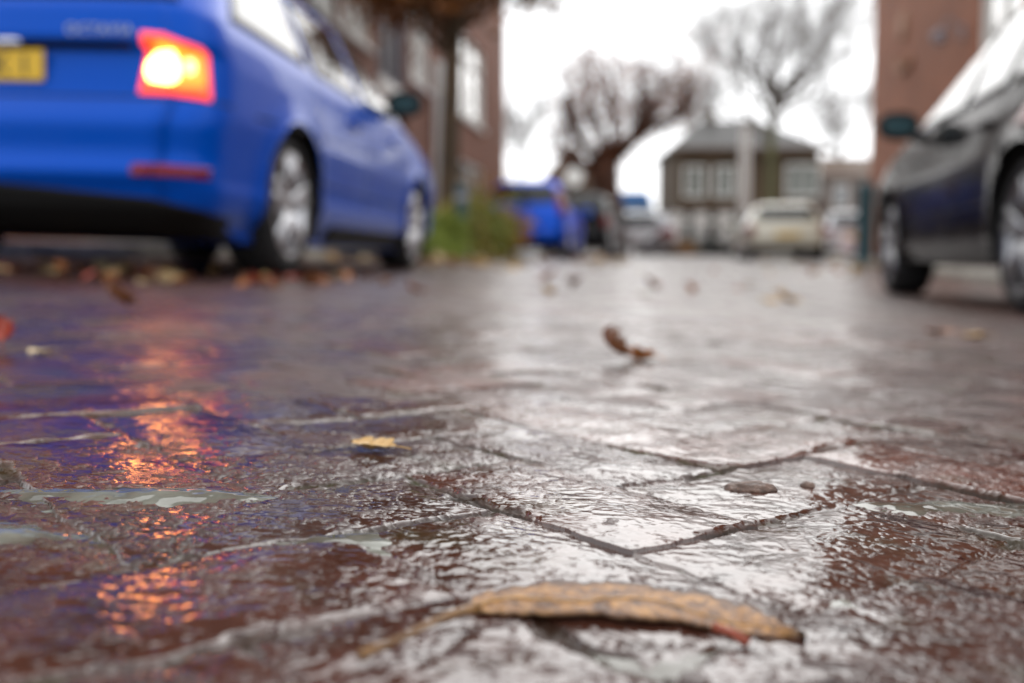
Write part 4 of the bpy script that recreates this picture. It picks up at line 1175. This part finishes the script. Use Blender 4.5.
put_leaf(637, 361, .050, 'orange', 'light orange curled leaf right beside the upright brown leaf', None, 1, (R(8), R(14)), R(60))
put_leaf(372, 450, .034, 'tan', 'flat yellowish leaf on dark wet clinkers left of centre', None, 0, (R(4), 0), R(75))
put_leaf(650, 294, .085, 'brown', 'dark leaf in the road beyond the upright brown leaf', None, 1, (R(40), 0), R(60))
put_leaf(4, 349, .042, 'red', 'orange red leaf at the left edge of the picture before the blue car', None, 1, (R(45), 0), R(20))
put_leaf(117, 313, .07, 'brown', 'small brown leaf just above the red light reflection', None, 1, (R(35), 0), R(120))
put_leaf(40, 352, .03, 'pale', 'small pale leaf right of the orange red leaf', None, 0)
put_leaf(787, 305, .085, 'tan', 'tan leaf far out on the right half of the road', None, 1, (R(20), 0))
put_leaf(940, 334, .06, 'orange', 'orange leaf near the black hatchback rear wheel', None, 0)
put_leaf(975, 338, .06, 'tan', 'tan leaf lowest by the black hatchback rear wheel', None, 0)
put_leaf(548, 281, .11, 'orange', 'orange leaf far up the middle of the road', None, 1, (R(20), 0))
random.seed(123)
def scatter(n, fn, label, group, sizes=(.06, .12), mix=('brown', 'tan', 'orange', 'orange', 'pale', 'tan')):
    for i in range(n):
        a, s_ = fn(); x, y = street(a, s_)
        z = Gf(x, y)
        put_leaf(0, 0, random.uniform(*sizes), random.choice(mix), label, group, random.randint(0, 1), (random.gauss(0, .3), random.gauss(0, .3)), pos=Vector((x, y, z + 5)) if False else Vector((x, y, z)), up=.0)
scatter(85, lambda: (random.uniform(2.9, 4.6), random.uniform(-2.9, -1.1)), 'fallen leaf in the litter around the rear of the blue estate car', 'leaves around the blue estate car', (.04, .08), ('brown', 'orange', 'orange', 'brown', 'tan', 'red', 'pale'))
scatter(64, lambda: (random.uniform(7.8, 12), random.uniform(-3.4, -1.2)), 'fallen leaf on the road between the blue estate car and the planting bed', 'leaves before the planting bed', (.08, .14))
scatter(30, lambda: (random.uniform(12, 18), random.uniform(-2.4, -.6)), 'fallen leaf on the road edge along the planting bed', 'leaves along the planting bed', (.09, .15), ('pale', 'orange', 'tan', 'tan'))
scatter(30, lambda: (random.uniform(3.2, 9), 3.3 - abs(random.gauss(0, .5))), 'fallen leaf in the gutter under and beside the black hatchback', 'leaves by the right gutter')
scatter(26, lambda: (random.uniform(10, 19), random.uniform(1.6, 3.3)), 'fallen leaf on the right road edge before the cream white car', 'leaves before the cream white car', (.09, .15), ('pale', 'tan', 'orange'))
scatter(16, lambda: (random.uniform(3, 12), random.uniform(-.9, 1.2)), 'lone fallen leaf scattered over the open road', 'leaves on the open road', (.05, .09))
for k, o in protos.items():
    if k not in used_proto: bpy.data.objects.remove(o)

# the big leaf in the foreground
def hero_leaf():
    front = [(468, 611), (520, 614), (600, 614), (680, 621), (760, 634), (806, 637)]
    back = [(468, 600), (492, 588), (560, 580), (640, 582), (700, 592), (750, 606), (790, 624), (806, 634)]
    fx, fy = zip(*front); bx, by = zip(*back)
    root = empty('fallen_leaf', (0, 0, 0), 'large curled yellow brown leaf with a long stalk nearest the camera', 'leaf')
    nz = lambda x, sd: float(gnoise(np.array([x]), np.array([sd * 3.7]), sd)[0])
    n, m_ = 240, 16; P = []; Q = []
    ctr = [on_ground(468 + 338 * i / n, float(np.interp(468 + 338 * i / n, fx, fy))) for i in range(n + 1)]
    loc = np.array([local_h(c.x, c.y) - Gf(c.x, c.y) for c in ctr]); ker = np.ones(21) / 21
    loc = np.convolve(np.pad(loc, 10, 'edge'), ker, 'valid')
    for i in range(n + 1):
        px = 468 + 338 * i / n; t = i / n
        yF = float(np.interp(px, fx, fy)) + 1.6 * nz(px * .03, 1) + 1.1 * nz(px * .13, 2); yB = float(np.interp(px, bx, by)) + 3.0 * nz(px * .025, 3) + 2.2 * nz(px * .10, 4)
        hF = .0018 * math.sin(PI * min(1, t * .9 + .1)) + .0012; hB = .0036
        a = on_ground(px, yF, hF + float(loc[i])); b = on_ground(px, yB, max(hB, float(loc[i]) + .0018))
        row = []
        for j in range(m_ + 1):
            v = j / m_; q = a.lerp(b, v)
            q.z += .0022 * math.sin(PI * v) * math.sin(PI * min(1, t + .08)) + .0010 * nz(5 * t + 1.5 * v, 5) + .0005 * nz(19 * t + 4 * v, 6)
            row.append(q)
        # lip turned under at the near edge
        lip = [row[0] + Vector((0, .004, -.0022)), row[0] + Vector((0, .0005, -.0014))]
        P.append(lip + row)
    mb = MB().grid(P)
    o = mb.build('blade', leaf_material(), root, smooth=True)
    at = o.data.attributes.new('rim', 'FLOAT', 'POINT'); nr = m_ + 3
    at.data.foreach_set('value', [max(0., 1 - min(j, nr - 1 - j) / 4.5, 1 - i / 6, 1 - (n - i) / 20) for i in range(n + 1) for j in range(nr)])
    av = o.data.attributes.new('vein', 'FLOAT', 'POINT')
    def vein(i, j):
        q = abs((j - 2) / m_ - .45); f = (i / n * 13 - q * 2.2 + .25 * nz(i * .05, 9)) % 1.0
        return max(0., 1 - abs(f - .5) / .11) * .8
    av.data.foreach_set('value', [vein(i, j) for i in range(n + 1) for j in range(nr)])
    sol = o.modifiers.new('thick', 'SOLIDIFY'); sol.thickness = .0005
    pts = []
    for k in range(13):
        t = k / 12; px = 360 + 118 * t; py = 656 - 47 * t ** .78 + 3 * math.sin(t * 6)
        pts.append(on_ground(px, py, .0040 + .003 * math.sin(PI * t) + .002 * t))
    st = MB().tube(pts, [.0021, .0017, .0014, .0013, .0013, .0013, .0013, .0013, .0014, .0015, .0017, .0020, .0022], 10)
    st.build('stalk', mat('leaf_stalk', (.17, .085, .026), .35, var=.35, vscale=90), root, smooth=True)
    vp = [r_[7 + int(2 * math.sin(i * .5))] + Vector((0, 0, .0001)) for i, r_ in enumerate(P[::8])]
    MB().tube(vp, [.0007 * (1 - .7 * i / len(vp)) for i in range(len(vp))], 6).build('midrib', mat('leaf_rib', (.40, .22, .07), .4), root, smooth=True)

def leaf_material():
    m = bpy.data.materials.new('curled_leaf'); m.use_nodes = True
    nt = m.node_tree; L = nt.links.new; b = nt.nodes['Principled BSDF']; tc = N(nt, 'ShaderNodeTexCoord')
    n = N(nt, 'ShaderNodeTexNoise', Scale=120.0, Detail=9.0, Roughness=.7); L(tc.outputs['Object'], n.inputs['Vector'])
    r = N(nt, 'ShaderNodeValToRGB'); c = r.color_ramp
    c.elements[0].position = .38; c.elements[0].color = (.06, .02, .006, 1); c.elements[1].position = .62; c.elements[1].color = (.46, .22, .05, 1)
    e = c.elements.new(.50); e.color = (.24, .105, .028, 1)
    L(n.outputs['Fac'], r.inputs['Fac'])
    n2 = N(nt, 'ShaderNodeTexNoise', Scale=190.0, Detail=3.0); L(tc.outputs['Object'], n2.inputs['Vector'])
    r2 = N(nt, 'ShaderNodeMapRange'); r2.inputs['From Min'].default_value = .62; r2.inputs['From Max'].default_value = .70; L(n2.outputs['Fac'], r2.inputs['Value'])
    mx = N(nt, 'ShaderNodeMixRGB'); mx.inputs['Color2'].default_value = (.05, .018, .008, 1); L(r2.outputs['Result'], mx.inputs['Fac']); L(r.outputs['Color'], mx.inputs['Color1'])
    ar = N(nt, 'ShaderNodeAttribute', attribute_name='rim'); ma = N(nt, 'ShaderNodeMath', operation='ADD'); L(ar.outputs['Fac'], ma.inputs[0]); L(n.outputs['Fac'], ma.inputs[1])
    r4 = N(nt, 'ShaderNodeMapRange'); r4.inputs['From Min'].default_value = .75; r4.inputs['From Max'].default_value = 1.35; L(ma.outputs[0], r4.inputs['Value'])
    m3 = N(nt, 'ShaderNodeMixRGB'); m3.inputs['Color2'].default_value = (.035, .012, .005, 1); L(r4.outputs['Result'], m3.inputs['Fac']); L(mx.outputs['Color'], m3.inputs['Color1'])
    avn = N(nt, 'ShaderNodeAttribute', attribute_name='vein')
    m4 = N(nt, 'ShaderNodeMixRGB'); m4.inputs['Color2'].default_value = (.075, .028, .008, 1); L(avn.outputs['Fac'], m4.inputs['Fac']); L(m3.outputs['Color'], m4.inputs['Color1'])
    L(m4.outputs['Color'], b.inputs['Base Color'])
    b.inputs['Roughness'].default_value = .38
    bp = N(nt, 'ShaderNodeBump'); bp.inputs['Strength'].default_value = .6; bp.inputs['Distance'].default_value = .0015
    L(n.outputs['Fac'], bp.inputs['Height']); L(bp.outputs['Normal'], b.inputs['Normal'])
    return m
hero_leaf()
# red stem poking out under it, clod of dirt
a, b = on_ground(714, 627, .004), on_ground(748, 643, .0015)
tag(MB().tube([a, a.lerp(b, .5) + Vector((0, 0, .001)), b], [.0019, .0016, .0022], 8).build('leaf_stem', M['stem_red'], smooth=True), 'short red brown stem poking out under the large curled leaf', 'stem')
def clod(px, py, sx, sy, sz, label, seed, m=M['grit']):
    q = on_ground(px, py); z0 = local_h(q.x, q.y); P = []
    for i in range(11):
        v = PI * i / 10; row = []
        for k in range(19):
            t = 2 * PI * k / 18
            d = Vector((math.sin(v) * math.cos(t), math.sin(v) * math.sin(t), math.cos(v)))
            f = 1 + .22 * float(gnoise(np.array([d.x * 2 + seed]), np.array([d.y * 2 + d.z * 3]), seed)[0])
            row.append((q.x + d.x * sx * f, q.y + d.y * sy * f, z0 + max(-.001, d.z * sz * f)))
        P.append(row)
    tag(MB().grid(P).build('dirt_clod', m, smooth=True, fixn=True), label, 'dirt clod')
clod(750, 488, .017, .011, .0042, 'low brown crumb of dirt on the bright road above the curled leaf', 3)
clod(808, 556 - 70, .005, .005, .003, 'tiny brown crumb right of the larger dirt clod', 5)

# moss tufts in the joints near the lens
def moss():
    rng = np.random.default_rng(4); n = 60000
    Y = rng.uniform(.34, 1.0, n); X = rng.uniform(-.55, .55, n) * Y
    h, wl, joint, ms, _, _, _ = road_fields(X, Y, np.full(n, .0006))
    sel = (joint > .35) & (ms > .35) & (rng.random(n) < ms)
    X, Y, h = X[sel], Y[sel], np.maximum(h, wl)[sel]; z = G(X, Y) + h
    vs = []; fs = []
    for x, y, zz in list(zip(X, Y, z))[:9000]:
        for k in range(2):
            a = random.uniform(0, 2 * PI); l = random.uniform(.0005, .0020); dx, dy = math.cos(a), math.sin(a); w = .00035
            o = len(vs); vs += [(x - dy * w, y + dx * w, zz - .0004), (x + dy * w, y - dx * w, zz - .0004), (x + dx * l, y + dy * l, zz + l * .7)]
            fs.append((o, o + 1, o + 2))
    tag(MB().add(vs, fs).build('moss', M['moss']), 'green moss growing in the joints of the clinkers', 'moss', kind='stuff')
moss()

# ------------------------------------------------------------------ light, sky, camera
w = bpy.data.worlds.new('World'); scn.world = w; w.use_nodes = True
nt = w.node_tree; bg = nt.nodes['Background']
sky = nt.nodes.new('ShaderNodeTexSky'); sky.sky_type = 'NISHITA'; sky.sun_disc = False
SUN_EL, SUN_ROT = R(34), R(14)
sky.sun_elevation = SUN_EL; sky.sun_rotation = SUN_ROT; sky.air_density = 1; sky.dust_density = 3.5; sky.ozone_density = 1
hs = nt.nodes.new('ShaderNodeHueSaturation'); hs.inputs['Saturation'].default_value = .12
mx = nt.nodes.new('ShaderNodeMixRGB'); mx.inputs['Fac'].default_value = .81; mx.inputs['Color2'].default_value = (8.6, 8.8, 9.1, 1)
nt.links.new(sky.outputs[0], hs.inputs['Color']); nt.links.new(hs.outputs[0], mx.inputs['Color1']); nt.links.new(mx.outputs[0], bg.inputs['Color'])
bg.inputs['Strength'].default_value = .10
sl = bpy.data.lights.new('sun', 'SUN'); sl.energy = .6; sl.angle = R(70); sl.color = (1, .96, .9)
so = bpy.data.objects.new('sun', sl); C.objects.link(so)
d = Vector((math.sin(SUN_ROT) * math.cos(SUN_EL), math.cos(SUN_ROT) * math.cos(SUN_EL), math.sin(SUN_EL)))
so.rotation_euler = (-d).to_track_quat('-Z', 'Y').to_euler()

cam = bpy.data.cameras.new('camera'); co = bpy.data.objects.new('camera', cam); C.objects.link(co)
co.location = (0, 0, CAM_Z); co.rotation_euler = (PI / 2 - PITCH, 0, 0)
cam.sensor_width = 36; cam.lens = F / 1024 * 36; cam.clip_start = .01; cam.clip_end = 2000
cam.dof.use_dof = True; cam.dof.focus_distance = .56; cam.dof.aperture_fstop = 3.55
scn.camera = co
vs_ = scn.view_settings; vs_.view_transform = 'Standard'; vs_.look = 'None'; vs_.gamma = 1; vs_.exposure = .95
scn.cycles.use_denoising = True
scn.cycles.sample_clamp_indirect = 12
scn.cycles.max_bounces = 6
